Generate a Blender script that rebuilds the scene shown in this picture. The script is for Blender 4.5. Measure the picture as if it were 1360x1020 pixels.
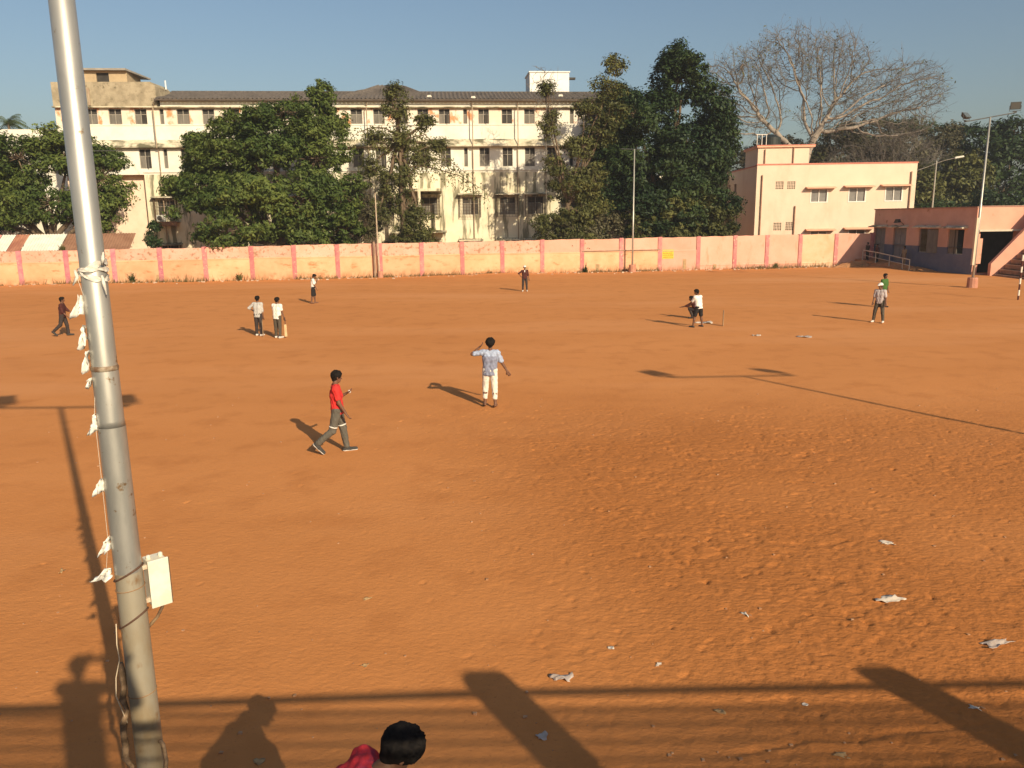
import bpy, math, random
import numpy as np
from mathutils import Vector, Matrix

for o in list(bpy.data.objects): bpy.data.objects.remove(o)
SC = bpy.context.scene
COL = SC.collection
R = math.radians

# ------------------------------------------------------------------ camera
PITCH, ROLL, CAMH = R(11.7), 0.012, 4.9
cam = bpy.data.cameras.new('camera'); cam.lens = 36 * 1060 / 1360; cam.sensor_width = 36
cam.clip_start = 0.05; cam.clip_end = 3000
camo = bpy.data.objects.new('camera', cam); COL.objects.link(camo); SC.camera = camo
_h = Vector((1, ROLL)).normalized()
_up = Vector((0, math.sin(PITCH), math.cos(PITCH))); _fw = Vector((0, math.cos(PITCH), -math.sin(PITCH)))
_r = Vector((_h[0], 0, 0)) - _h[1] * _up
_u = Vector((_h[1], 0, 0)) + _h[0] * _up
mw = Matrix.Identity(4)
for i in range(3):
    mw[i][0] = _r[i]; mw[i][1] = _u[i]; mw[i][2] = -_fw[i]; mw[i][3] = (0, 0, CAMH)[i]
camo.matrix_world = mw

# ------------------------------------------------------------------ sky, sun, exposure
ELEV = R(26.8)
sx, sy = 0.60, -1.0
_l = math.hypot(sx, sy); sx /= _l; sy /= _l
w = bpy.data.worlds.new('World'); SC.world = w; w.use_nodes = True
nt = w.node_tree; nt.nodes.clear()
sky = nt.nodes.new('ShaderNodeTexSky'); sky.sky_type = 'NISHITA'; sky.sun_disc = False
sky.sun_elevation = ELEV; sky.sun_rotation = math.atan2(sx, sy)
sky.air_density = 1.2; sky.dust_density = 2.4; sky.ozone_density = 2.4; sky.altitude = 20
bg = nt.nodes.new('ShaderNodeBackground'); bg.inputs['Strength'].default_value = 0.074
wo = nt.nodes.new('ShaderNodeOutputWorld')
nt.links.new(sky.outputs[0], bg.inputs[0]); nt.links.new(bg.outputs[0], wo.inputs[0])
sun = bpy.data.lights.new('sun', 'SUN'); sun.energy = 4.6; sun.angle = R(0.53); sun.color = (1.0, 0.84, 0.60)
suno = bpy.data.objects.new('sun', sun); COL.objects.link(suno)
sdir = Vector((sx * math.cos(ELEV), sy * math.cos(ELEV), math.sin(ELEV)))
suno.rotation_euler = sdir.to_track_quat('Z', 'Y').to_euler(); suno.location = sdir * 60
SC.view_settings.view_transform = 'Standard'; SC.view_settings.look = 'None'
SC.view_settings.exposure = 0.40; SC.view_settings.gamma = 1.0
SC.view_settings.use_curve_mapping = False
SC.render.engine = 'CYCLES'
SC.cycles.max_bounces = 5; SC.cycles.diffuse_bounces = 3; SC.cycles.glossy_bounces = 2; SC.cycles.transmission_bounces = 2; SC.cycles.volume_bounces = 0; SC.cycles.transparent_max_bounces = 4

# ------------------------------------------------------------------ materials
MATS = {}
def pmat(name, col, col2=None, scale=1.5, lo=0.35, hi=0.65, rough=0.85, bump=0.0, bscale=40.0, metal=0.0,
         stretch=(1, 1, 1), col3=None, scale3=0.4, lo3=0.55, hi3=0.7, stretch3=(1, 1, 1), spec=0.3, detail=6.0, obj=False, rand=0.0, mud=None):
    """procedural: base colour, a second colour mixed in by noise, a third by another noise, fine relief"""
    if name in MATS: return MATS[name]
    m = bpy.data.materials.new(name); m.use_nodes = True; t = m.node_tree; N = t.nodes; L = t.links
    b = N['Principled BSDF']; b.inputs['Roughness'].default_value = rough; b.inputs['Metallic'].default_value = metal
    b.inputs['Specular IOR Level'].default_value = spec
    if obj:
        g = N.new('ShaderNodeTexCoord'); pos = g.outputs['Object']
    else:
        g = N.new('ShaderNodeNewGeometry'); pos = g.outputs['Position']
    def noise(sc, st, det=detail):
        mp = N.new('ShaderNodeMapping'); mp.inputs['Scale'].default_value = st
        n = N.new('ShaderNodeTexNoise'); n.inputs['Scale'].default_value = sc; n.inputs['Detail'].default_value = det
        n.inputs['Roughness'].default_value = 0.62
        L.new(pos, mp.inputs[0]); L.new(mp.outputs[0], n.inputs['Vector']); return n.outputs['Fac']
    def mask(f, a, c):
        r = N.new('ShaderNodeMapRange'); r.inputs[1].default_value = a; r.inputs[2].default_value = c
        r.interpolation_type = 'SMOOTHSTEP'; L.new(f, r.inputs[0]); return r.outputs[0]
    def mix(f, a, c):
        x = N.new('ShaderNodeMix'); x.data_type = 'RGBA'; L.new(f, x.inputs[0])
        for k, v in ((6, a), (7, c)):
            if isinstance(v, tuple): x.inputs[k].default_value = v + (1,)
            else: L.new(v, x.inputs[k])
        return x.outputs[2]
    out = col
    if col2: out = mix(mask(noise(scale, stretch), lo, hi), out, col2)
    if col3: out = mix(mask(noise(scale3, stretch3), lo3, hi3), out, col3)
    if mud:      # splashed earth on the lowest part of a wall
        sp0 = N.new('ShaderNodeSeparateXYZ'); L.new(pos, sp0.inputs[0]); hm_ = N.new('ShaderNodeMapRange'); hm_.inputs[1].default_value = mud[1]; hm_.inputs[2].default_value = 0.0; L.new(sp0.outputs[2], hm_.inputs[0])
        mm = N.new('ShaderNodeMath'); mm.operation = 'MULTIPLY'; L.new(hm_.outputs[0], mm.inputs[0]); L.new(mask(noise(2.2, (1, 1, .6)), .3, .7), mm.inputs[1]); out = mix(mm.outputs[0], out, mud[0])
    if rand and not isinstance(out, tuple):
        oi = N.new('ShaderNodeObjectInfo'); mr_ = N.new('ShaderNodeMapRange'); mr_.inputs[3].default_value = 1 - rand; mr_.inputs[4].default_value = 1 + rand * .5
        hs = N.new('ShaderNodeHueSaturation'); L.new(oi.outputs['Random'], mr_.inputs[0]); L.new(mr_.outputs[0], hs.inputs['Value']); L.new(out, hs.inputs['Color']); out = hs.outputs[0]
    if isinstance(out, tuple): b.inputs['Base Color'].default_value = out + (1,)
    else: L.new(out, b.inputs['Base Color'])
    if bump:
        bp = N.new('ShaderNodeBump'); bp.inputs['Strength'].default_value = min(1.0, bump * 20); bp.inputs['Distance'].default_value = bump
        L.new(noise(bscale, (1, 1, 1), 4.0), bp.inputs['Height']); L.new(bp.outputs[0], b.inputs['Normal'])
    MATS[name] = m; return m

def leafmat(name, c1, c2, trans=0.25):
    if name in MATS: return MATS[name]
    m = bpy.data.materials.new(name); m.use_nodes = True; t = m.node_tree; N = t.nodes; L = t.links
    b = N['Principled BSDF']; b.inputs['Roughness'].default_value = 0.6; b.inputs['Specular IOR Level'].default_value = 0.25
    a = N.new('ShaderNodeAttribute'); a.attribute_name = 'tint'
    x = N.new('ShaderNodeMix'); x.data_type = 'RGBA'; x.inputs[6].default_value = c1 + (1,); x.inputs[7].default_value = c2 + (1,)
    L.new(a.outputs['Fac'], x.inputs[0]); L.new(x.outputs[2], b.inputs['Base Color'])
    tr = N.new('ShaderNodeBsdfTranslucent'); L.new(x.outputs[2], tr.inputs[0])
    ms = N.new('ShaderNodeMixShader'); ms.inputs[0].default_value = trans
    L.new(b.outputs[0], ms.inputs[1]); L.new(tr.outputs[0], ms.inputs[2])
    L.new(ms.outputs[0], N['Material Output'].inputs['Surface'])
    MATS[name] = m; return m

# ------------------------------------------------------------------ mesh helpers
def link(o, parent=None):
    COL.objects.link(o)
    if parent is not None: o.parent = parent
    return o
def tag(o, label, cat, group=None, kind=None):
    if label: o['label'] = label
    if cat: o['category'] = cat
    if group: o['group'] = group
    if kind: o['kind'] = kind
    return o
def empty(name, loc=(0, 0, 0), rz=0.0, label=None, cat=None, group=None):
    o = bpy.data.objects.new(name, None); o.empty_display_size = 0.2; COL.objects.link(o)
    o.location = loc; o.rotation_euler = (0, 0, rz)
    return tag(o, label, cat, group)
def np_mesh(name, V, F, mat, smooth=False):
    V = np.asarray(V, np.float32); F = np.asarray(F, np.int32)
    me = bpy.data.meshes.new(name); n, k = len(F), F.shape[1]
    me.vertices.add(len(V)); me.vertices.foreach_set('co', V.ravel())
    me.loops.add(n * k); me.loops.foreach_set('vertex_index', F.ravel())
    me.polygons.add(n); me.polygons.foreach_set('loop_start', np.arange(n, dtype=np.int32) * k)
    me.polygons.foreach_set('loop_total', np.full(n, k, np.int32))
    if smooth: me.polygons.foreach_set('use_smooth', np.ones(n, bool))
    me.update(calc_edges=True); me.validate()
    for m in (mat if isinstance(mat, (list, tuple)) else [mat]): me.materials.append(m)
    return me
def np_obj(name, V, F, mat, parent=None, smooth=False):
    return link(bpy.data.objects.new(name, np_mesh(name, V, F, mat, smooth)), parent)
def tint(me, vals):
    a = me.attributes.new('tint', 'FLOAT', 'FACE'); a.data.foreach_set('value', np.asarray(vals, np.float32))

class MB:
    def __init__(s): s.v = []; s.f = []
    def add(s, vs, fs):
        k = len(s.v); s.v += [tuple(p) for p in vs]; s.f += [tuple(i + k for i in f) for f in fs]; return s
    def hexa(s, p): return s.add(p, [(3, 2, 1, 0), (4, 5, 6, 7), (0, 1, 5, 4), (1, 2, 6, 5), (2, 3, 7, 6), (3, 0, 4, 7)])
    def box(s, x0, x1, y0, y1, z0, z1):
        return s.hexa([(x0, y0, z0), (x1, y0, z0), (x1, y1, z0), (x0, y1, z0), (x0, y0, z1), (x1, y0, z1), (x1, y1, z1), (x0, y1, z1)])
    def obox(s, M, hx, hy, hz):
        return s.hexa([M @ Vector(p) for p in [(-hx, -hy, -hz), (hx, -hy, -hz), (hx, hy, -hz), (-hx, hy, -hz), (-hx, -hy, hz), (hx, -hy, hz), (hx, hy, hz), (-hx, hy, hz)]])
    def prism(s, poly, y0, y1):          # poly in (x,z), extruded along y
        n = len(poly); vs = [(x, y0, z) for x, z in poly] + [(x, y1, z) for x, z in poly]
        fs = [tuple(range(n)), tuple(reversed(range(n, 2 * n)))] + [(i, i + n, (i + 1) % n + n, (i + 1) % n) for i in range(n)]
        return s.add(vs, fs)
    def tube(s, pts, rad, n=8, cap=True):
        pts = [Vector(p) for p in pts]; rad = rad if isinstance(rad, (list, tuple)) else [rad] * len(pts)
        vs = []; fs = []; prev = None
        for i, p in enumerate(pts):
            d = (pts[min(i + 1, len(pts) - 1)] - pts[max(i - 1, 0)])
            d = d.normalized() if d.length > 1e-9 else Vector((0, 0, 1))
            a = d.cross(Vector((0, 0, 1)) if abs(d.z) < .95 else Vector((1, 0, 0))).normalized()
            if prev is not None and a.dot(prev) < 0: a = -a
            prev = a; b = d.cross(a)
            for k in range(n):
                t = 2 * math.pi * k / n; vs.append(p + (a * math.cos(t) + b * math.sin(t)) * rad[i])
        for i in range(len(pts) - 1):
            for k in range(n): fs.append((i * n + k, i * n + (k + 1) % n, (i + 1) * n + (k + 1) % n, (i + 1) * n + k))
        if cap: fs += [tuple(reversed(range(n))), tuple(range((len(pts) - 1) * n, len(pts) * n))]
        return s.add(vs, fs)
    def mesh(s, name, mat, smooth=False):
        me = bpy.data.meshes.new(name); me.from_pydata(s.v, [], s.f)
        if smooth:
            me.polygons.foreach_set('use_smooth', np.ones(len(s.f), bool))
        for m in (mat if isinstance(mat, (list, tuple)) else [mat]): me.materials.append(m)
        me.update(); return me
    def build(s, name, mat, parent=None, smooth=False, bevel=0.0):
        o = link(bpy.data.objects.new(name, s.mesh(name, mat, smooth)), parent)
        if bevel:
            b = o.modifiers.new('bevel', 'BEVEL'); b.width = bevel; b.segments = 2; b.limit_method = 'ANGLE'
        return o
def inst(me, name, parent, loc=(0, 0, 0), rz=0.0):
    o = link(bpy.data.objects.new(name, me), parent); o.location = loc; o.rotation_euler = (0, 0, rz); return o

def holed_wall(mb, x0, x1, z0, z1, holes, y=0.0, depth=0.22):
    """front sheet at y facing -y with rectangular openings and their reveals"""
    xs = sorted({x0, x1} | {h[0] for h in holes} | {h[1] for h in holes}); zs = sorted({z0, z1} | {h[2] for h in holes} | {h[3] for h in holes})
    for i in range(len(xs) - 1):
        for j in range(len(zs) - 1):
            cx, cz = (xs[i] + xs[i + 1]) / 2, (zs[j] + zs[j + 1]) / 2
            if any(h[0] < cx < h[1] and h[2] < cz < h[3] for h in holes): continue
            mb.add([(xs[i], y, zs[j]), (xs[i + 1], y, zs[j]), (xs[i + 1], y, zs[j + 1]), (xs[i], y, zs[j + 1])], [(0, 1, 2, 3)])
    for a, b, c, d in holes:
        q = y + depth
        mb.add([(a, y, c), (b, y, c), (b, y, d), (a, y, d), (a, q, c), (b, q, c), (b, q, d), (a, q, d)],
               [(0, 4, 5, 1), (1, 5, 6, 2), (2, 6, 7, 3), (3, 7, 4, 0)])

# value noise in numpy for the ground sheet
def vnoise(x, y, seed):
    xi = np.floor(x).astype(np.int64); yi = np.floor(y).astype(np.int64); fx = x - xi; fy = y - yi
    fx = fx * fx * (3 - 2 * fx); fy = fy * fy * (3 - 2 * fy)
    def h(a, b):
        n = (a * 374761393 + b * 668265263 + seed * 974711) & 0xffffffff
        n = ((n ^ (n >> 13)) * 1274126177) & 0xffffffff
        return ((n ^ (n >> 16)) & 0xffff) / 65535.0
    return (h(xi, yi) * (1 - fx) + h(xi + 1, yi) * fx) * (1 - fy) + (h(xi, yi + 1) * (1 - fx) + h(xi + 1, yi + 1) * fx) * fy

# ------------------------------------------------------------------ ground
def smooth(a, b, x):
    t = np.clip((x - a) / (b - a), 0, 1); return t * t * (3 - 2 * t)
STEP = 0.032
fx = np.arange(-7.5, 11.5 + 1e-6, STEP); fy = np.arange(5.6, 20.5, STEP)
def grow(start, sign, lim, first):
    out = []; p = start; d = first
    while abs(p) < lim and len(out) < 90: p += sign * d; out.append(p); d *= 1.13
    return out
gx = np.array(list(reversed(grow(-7.5, -1, 420, .04))) + list(fx) + grow(fx[-1], 1, 420, .04))
gy = np.array(list(reversed(grow(5.6, -1, 60, .06))) + list(fy) + grow(20.5, 1, 560, .04))
GX, GY = np.meshgrid(gx, gy)
near = smooth(-1, 4, GX + .25 * (GY - 8)) * (1 - smooth(14, 26, GY)) + .22 * (1 - smooth(8, 20, GY))
near = np.clip(near, .06, 1.0) * (1 - smooth(26, 40, GY)) * (1 - smooth(16, 24, np.abs(GX)))
near *= .65 + .7 * vnoise(GX / 2.3, GY / 2.3, 5)
rx_, ry_ = GX * .83 + GY * .55, -GX * .55 + GY * .83
Z = near * ((vnoise(GX / .30, GY / .30, 1) - .5) * .007 + (vnoise(rx_ / .075, ry_ / .15, 2) - .5) * .0085 + (vnoise(GX / .8, GY / .8, 3) - .5) * .010)
Z += (1 - smooth(30, 60, GY)) * (vnoise(GX / 4.1, GY / 4.1, 9) - .5) * .05
rng = np.random.default_rng(4)
ix0 = int(np.searchsorted(gx, -7.5 + 1e-4)); iy0 = int(np.searchsorted(gy, 5.6 + 1e-4))
nfx, nfy = len(fx), len(fy)
def stamp(px, py, ang, a, b, dep):
    m = int(max(a, b) * 2.2 / STEP) + 1; ci = int(round((px + 7.5) / STEP)); cj = int(round((py - 5.6) / STEP))
    i0, i1, j0, j1 = max(ci - m, 0), min(ci + m, nfx), max(cj - m, 0), min(cj + m, nfy)
    if i1 <= i0 or j1 <= j0: return
    X, Y = np.meshgrid(fx[i0:i1] - px, fy[j0:j1] - py); c, s = math.cos(ang), math.sin(ang)
    r = np.sqrt(((X * c + Y * s) / a) ** 2 + ((-X * s + Y * c) / b) ** 2)
    d = -dep * np.clip(1 - r ** 5, 0, 1) + dep * .08 * np.exp(-((r - 1.35) / .3) ** 2)
    Z[iy0 - 1 + j0:iy0 - 1 + j1, ix0 - 1 + i0:ix0 - 1 + i1] += d
for k in range(6500):
    py = 5.8 + 15 * rng.random() ** 1.25; px = rng.uniform(-7.3, 11.3)
    dens = float(smooth(-1.5, 5, np.array(px + .3 * (py - 8)))) * .95 + .05
    if rng.random() > dens: continue
    stamp(px, py, rng.normal(1.0, .7), rng.uniform(.035, .10), rng.uniform(.022, .042), .002 + min(rng.exponential(.0045), .018))
def groove(p, q, wd, dep, seed):
    p = np.array(p); q = np.array(q); L = np.linalg.norm(q - p); d = (q - p) / L
    u = (GX - p[0]) * d[0] + (GY - p[1]) * d[1]; v = -(GX - p[0]) * d[1] + (GY - p[1]) * d[0]
    v = v + (vnoise(u / .5, u * 0 + 3., seed) - .5) * .09
    e = smooth(0, .5, u) * (1 - smooth(L - .5, L, u))
    Z[:] += e * (-dep * np.exp(-(v / wd) ** 2) + dep * .55 * np.exp(-((v + wd * 1.9) / wd) ** 2))
groove((1.75, 6.55), (4.9, 7.02), .035, .016, 21)
groove((.63, 16.4), (2.75, 9.7), .05, .011, 22)
groove((.9, 16.4), (3.2, 9.7), .05, .008, 23)
groove((3.3, 11.6), (4.82, 9.7), .06, .014, 24)
# earth banked against the far wall and the pavilion
pit = smooth(.70, .79, vnoise(rx_ / .12 + 7, ry_ / .17, 51)) + .6 * smooth(.74, .84, vnoise(GX / .075, GY / .09, 52)) + .8 * smooth(.78, .86, vnoise(rx_ / .2, ry_ / .33, 53))
Z -= near * pit * .012 * (.3 + vnoise(GX / .9, GY / .9, 54))
wl = 65.6 + (GX + 41.7) * .1685
Z += np.exp(-((GY - wl) / .9) ** 2) * .13 * (.4 + vnoise(GX / 1.7, GY / 3., 11)) * (GX < 36) * (GX > -80)
Z += np.exp(-((GX - 33.2) / 2.2) ** 2 - ((GY - 74.8) / 2.6) ** 2) * .5 * (.6 + .6 * vnoise(GX / .8, GY / .8, 12))
nx, ny = len(gx), len(gy)
V = np.stack([GX, GY, Z], -1).reshape(-1, 3)
I = (np.arange(ny - 1)[:, None] * nx + np.arange(nx - 1)[None]).ravel()
F = np.stack([I, I + 1, I + 1 + nx, I + nx], -1)
def ground_mat():
    m = bpy.data.materials.new('red_earth'); m.use_nodes = True; t = m.node_tree; N = t.nodes; L = t.links
    b = N['Principled BSDF']; b.inputs['Roughness'].default_value = .95; b.inputs['Specular IOR Level'].default_value = .12
    g = N.new('ShaderNodeNewGeometry')
    def noise(sc, st=(1, 1, 1), det=6, rot=0.0):
        mp = N.new('ShaderNodeMapping'); mp.inputs['Scale'].default_value = st; mp.inputs['Rotation'].default_value = (0, 0, rot)
        n = N.new('ShaderNodeTexNoise'); n.inputs['Scale'].default_value = sc; n.inputs['Detail'].default_value = det; n.inputs['Roughness'].default_value = .6
        L.new(g.outputs['Position'], mp.inputs[0]); L.new(mp.outputs[0], n.inputs['Vector']); return n.outputs['Fac']
    def mr(f, a, c):
        r = N.new('ShaderNodeMapRange'); r.inputs[1].default_value = a; r.inputs[2].default_value = c; L.new(f, r.inputs[0]); return r.outputs[0]
    def mix(f, a, c):
        x = N.new('ShaderNodeMix'); x.data_type = 'RGBA'; L.new(f, x.inputs[0])
        for k, v in ((6, a), (7, c)):
            if isinstance(v, tuple): x.inputs[k].default_value = v + (1,)
            else: L.new(v, x.inputs[k])
        return x.outputs[2]
    c = mix(mr(noise(.16, (.5, 1.6, 1)), .35, .68), (.525, .209, .064), (.575, .238, .078))
    c = mix(mr(noise(.9), .5, .75), c, (.46, .178, .054))
    c = mix(mr(noise(.05, (.6, 2.2, 1), 4, .2), .50, .68), c, (.595, .262, .100))
    c = mix(mr(noise(26, (1, 1, 1), 3), .62, .8), c, (.34, .130, .046))
    c = mix(mr(noise(60, (1, 1, 1), 2), .70, .78), c, (.56, .30, .15))
    at_ = N.new('ShaderNodeAttribute'); at_.attribute_name = 'loose'      # soil colour mixed darker where the earth is trampled
    c = mix(mr(at_.outputs['Fac'], .1, 1.25), c, (.40, .142, .036))
    L.new(c, b.inputs['Base Color'])
    bp = N.new('ShaderNodeBump'); bp.inputs['Strength'].default_value = .40; bp.inputs['Distance'].default_value = .030
    rs = N.new('ShaderNodeMapRange'); rs.inputs[3].default_value = .30; rs.inputs[4].default_value = 1.0; L.new(at_.outputs['Fac'], rs.inputs[0]); L.new(rs.outputs[0], bp.inputs['Strength'])
    L.new(noise(10, (1, 1.5, 1), 8, .6), bp.inputs['Height'])
    b2 = N.new('ShaderNodeBump'); b2.inputs['Strength'].default_value = .18; b2.inputs['Distance'].default_value = .06
    L.new(noise(2.2, (1, 1, 1), 5), b2.inputs['Height']); L.new(bp.outputs[0], b2.inputs['Normal'])
    L.new(b2.outputs[0], b.inputs['Normal']); return m
ground = np_obj('ground', V, F, ground_mat(), None, True); ground['kind'] = 'structure'
_a = ground.data.attributes.new('loose', 'FLOAT', 'POINT'); _a.data.foreach_set('value', np.clip(near, 0, 1).astype(np.float32).ravel())
def gz(x, y):
    i = min(max(int(np.searchsorted(gx, x)), 1), nx - 1); j = min(max(int(np.searchsorted(gy, y)), 1), ny - 1)
    return float(Z[j - 1:j + 1, i - 1:i + 1].mean())

# ------------------------------------------------------------------ boundary wall
SL = .1685; WR = math.atan(SL)
wall = empty('boundary_wall', (-41.7, 65.6, 0), WR, 'long peach and pink plastered boundary wall with darker pink pilasters behind the field', 'wall')
peach = pmat('peach_plaster', (.68, .405, .235), (.62, .335, .18), .8, rand=.14, mud=((.34, .15, .06), .75), rough=.9, bump=.006, bscale=14, col3=(.42, .19, .075), scale3=1.8, lo3=.55, hi3=.74, stretch3=(.6, 1, 1.5))
band = pmat('salmon_plaster', (.66, .345, .24), (.68, .41, .31), .7, rand=.14, rough=.9, bump=.008, bscale=10, col3=(.36, .20, .12), scale3=3.4, lo3=.53, hi3=.64)
pinkp = pmat('pale_pink_plaster', (.68, .38, .28), (.64, .34, .24), .6, rand=.12, mud=((.36, .17, .08), .6), rough=.9, bump=.005, bscale=14, col3=(.46, .25, .15), scale3=1.6, lo3=.56, hi3=.78, stretch3=(1, 1, .35))
pil_m = pmat('magenta_paint', (.46, .15, .155), (.52, .23, .20), 2, rand=.2, mud=((.34, .15, .07), .6), rough=.8, bump=.004, bscale=20, col3=(.74, .42, .28), scale3=5, lo3=.58, hi3=.66)
pil_t = pmat('bright_pink_paint', (.48, .15, .195), (.54, .24, .24), 2, rand=.2, mud=((.34, .15, .07), .6), rough=.8, bump=.004, bscale=20, col3=(.74, .42, .28), scale3=6, lo3=.60, hi3=.66)
PIL = [-12.7, -9.1, -5.5, -1.9, 1.68, 5.2, 8.85, 12.5, 16.1, 19.9, 23.4, 27.05, 30.73, 34.34, 37.94, 41.54, 45.19, 48.91, 52.63, 56.33, 60.1, 63.75, 67.0, 70.4, 74.1, 77.9]
ztop = lambda s: 2.76 + max(s, -13) * .0049
rw = random.Random(3)
for i, s in enumerate(PIL):
    h = ztop(s) + rw.uniform(0, .05)
    dx = rw.uniform(-.02, .02)
    MB().hexa([(s - .19, -.08, -.2), (s + .19, -.08, -.2), (s + .19, .24, -.2), (s - .19, .24, -.2), (s - .19 + dx, -.08, h), (s + .19 + dx, -.08, h + .02), (s + .19 + dx, .24, h), (s - .19 + dx, .24, h)]).build('pilaster', pil_t if s < 14 else pil_m, wall, bevel=.012)
    if i == len(PIL) - 1: break
    a, b = s + .17, PIL[i + 1] - .17
    za, zb = ztop(a) + rw.uniform(-.05, .03), ztop(b) + rw.uniform(-.05, .03)
    zm = 1.83 + rw.uniform(-.05, .03) if s < 57 else .42
    lower, upper = (peach, band) if s < 44 else ((peach, pinkp) if s < 55 else (pinkp, pinkp))
    if 69 < s < 72: lower = upper = pmat('yellowed_plaster', (.68, .45, .29), (.62, .38, .22), .9, rough=.9, bump=.006, bscale=14, col3=(.45, .26, .13), scale3=1.6, lo3=.62, hi3=.74, stretch3=(1, 1, .4))
    # lower panel, with a sloped lip where the upper plaster is set back
    lip = .05 if s < 57 else .018
    MB().box(a, b, -lip, .2, -.2, zm).build('panel', lower, wall)
    MB().hexa([(a, -lip - .03, zm - .05), (b, -lip - .03, zm - .05), (b, .0, zm - .05), (a, 0, zm - .05), (a, -lip - .025, zm), (b, -lip - .025, zm), (b, 0, zm + .05), (a, 0, zm + .05)]).build('ledge', lower, wall)
    n = 6; mb = MB()
    for k in range(n):                       # uneven broken top edge
        u0, u1 = a + (b - a) * k / n, a + (b - a) * (k + 1) / n
        t0 = za + (zb - za) * k / n + (0 if k == 0 else math.sin(k * 2.1 + i * 1.7) * .022); t1 = za + (zb - za) * (k + 1) / n + (0 if k == n - 1 else math.sin((k + 1) * 2.1 + i * 1.7) * .022)
        mb.hexa([(u0, 0, zm), (u1, 0, zm), (u1, .2, zm), (u0, .2, zm), (u0, 0, t0), (u1, 0, t1), (u1, .2, t1), (u0, .2, t0)])
    mb.build('upper_panel', upper, wall)
def on_wall(s, y=0.0, z=0.0):
    c, q = math.cos(WR), math.sin(WR); return (-41.7 + s * c - y * q, 65.6 + s * q + y * c, z)
# painted notice on the wall
sg = empty('wall_sign', on_wall(57.12, -.05, 1.5), WR, 'small yellow notice with rows of dark lettering on the boundary wall', 'sign')
MB().box(-.55, .55, -.015, .015, -.41, .41).build('board', pmat('yellow_paint', (.72, .48, .06), (.66, .42, .05), 3), sg)
mbt = MB(); rr = random.Random(8)
for r_ in range(4):
    x = -.46
    while x < .42:
        wd = rr.uniform(.03, .10); zc = .27 - r_ * .18
        mbt.box(x, min(x + wd, .48), -.019, -.0152, zc - rr.uniform(.02, .05), zc + rr.uniform(.02, .05)); x += wd + rr.uniform(.025, .06)
mbt.build('lettering', pmat('sign_ink', (.18, .10, .03)), sg)['kind'] = 'stuff'

# ------------------------------------------------------------------ main college building
cream = pmat('old_cream_limewash', (.75, .73, .64), (.68, .645, .53), .5, rough=.92, bump=.008, bscale=6, col3=(.40, .35, .25), scale3=1.4, lo3=.60, hi3=.78, stretch3=(1, 1, .22))
creamtop = pmat('peeling_cream_limewash', (.74, .70, .60), (.70, .60, .47), .5, rough=.92, bump=.008, bscale=6, col3=(.58, .26, .12), scale3=1.1, lo3=.50, hi3=.64, stretch3=(1, 1, .7))
stained = pmat('stained_lower_wall', (.72, .665, .50), (.66, .59, .41), .5, rough=.92, bump=.008, bscale=6, col3=(.22, .20, .13), scale3=1.7, lo3=.49, hi3=.61, stretch3=(1, 1, .14))
conc = pmat('rough_lichened_concrete', (.27, .225, .15), (.38, .32, .22), 1.6, rough=.95, bump=.03, bscale=9, col3=(.14, .115, .07), scale3=2.6, lo3=.55, hi3=.72)
ledge_m = pmat('mouldy_ledge', (.52, .46, .33), (.66, .60, .45), 1.0, rough=.95, bump=.012, bscale=9, col3=(.13, .12, .075), scale3=1.2, lo3=.44, hi3=.62, stretch3=(.5, 1, 1))
tile = pmat('weathered_roof_tile', (.095, .08, .068), (.145, .12, .10), 2.5, rough=.95, bump=.01, bscale=20, col3=(.07, .06, .05), scale3=.8, lo3=.5, hi3=.7, stretch3=(1, .4, 1))
shutter_m = pmat('grey_shutter_wood', (.13, .12, .10), (.19, .17, .14), 4, rough=.8, stretch=(1, 1, .2))
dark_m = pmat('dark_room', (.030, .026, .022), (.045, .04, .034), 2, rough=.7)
frame_m = pmat('window_frame_paint', (.26, .24, .20), (.34, .30, .24), 3, rough=.7)
iron = pmat('rusty_iron_grille', (.085, .055, .035), (.14, .09, .05), 8, rough=.8)
pipe_m = pmat('old_drain_pipe', (.30, .21, .14), (.40, .32, .22), 2, rough=.8, stretch=(1, 1, .3))

mainb = empty('college_building', (-33, 82, 0), math.atan(.09), 'long four storey cream college building with stained walls and dark tiled roof', 'building')
TOPW = [(-8.17, 1.15), (-5.96, 1.2), (-3.53, 1.15), (.45, 1.2), (2.89, 1.15), (5.3, 1.15), (9.3, 1.15), (11.7, 1.15), (14.1, 1.15), (17.26, 1.15), (19.5, 1.12), (21.8, 1.1), (23.9, 1.1), (26.05, 1.1), (30.03, 1.08), (32.4, 1.08), (34.7, 1.08), (37.0, 1.1), (41.0, 1.1), (43.3, 1.1)]
NARW = [-1.17, 7.75, 28.5, 39.4]
t_holes = [(x, x + w_, 14.37, 15.82) for x, w_ in TOPW] + [(x, x + .4, 14.37, 15.82) for x in NARW]
m_holes = [(x + .05, x + w_, 10.18, 12.05) for x, w_ in TOPW if x > -4] + [(x, x + .38, 10.18, 12.05) for x in NARW]
f_win = [-2.2, 4.2, 9.8, 15.6, 20.4, 24.0, 28.2, 32.05, 35.0, 39.6]
f_holes = [(x, x + 1.65, 5.35, 7.15) for x in f_win]
g_holes = [(x, x + 1.65, .95, 2.72) for x in f_win]
X0, X1, SPLIT = -10.9, 46.5, -3.2
mb = MB(); holed_wall(mb, X0, X1, 14.3, 16.0, t_holes); mb.build('upper_wall', creamtop, mainb)
mb = MB(); holed_wall(mb, X0, X1, 12.3, 14.3, []); mb.build('spandrel_wall', cream, mainb)
mb = MB(); holed_wall(mb, X0, X1, 9.6, 12.3, m_holes); mb.build('middle_wall', cream, mainb)
mb = MB(); holed_wall(mb, SPLIT, X1, -.3, 9.6, f_holes + g_holes); mb.build('lower_wall', stained, mainb)
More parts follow.
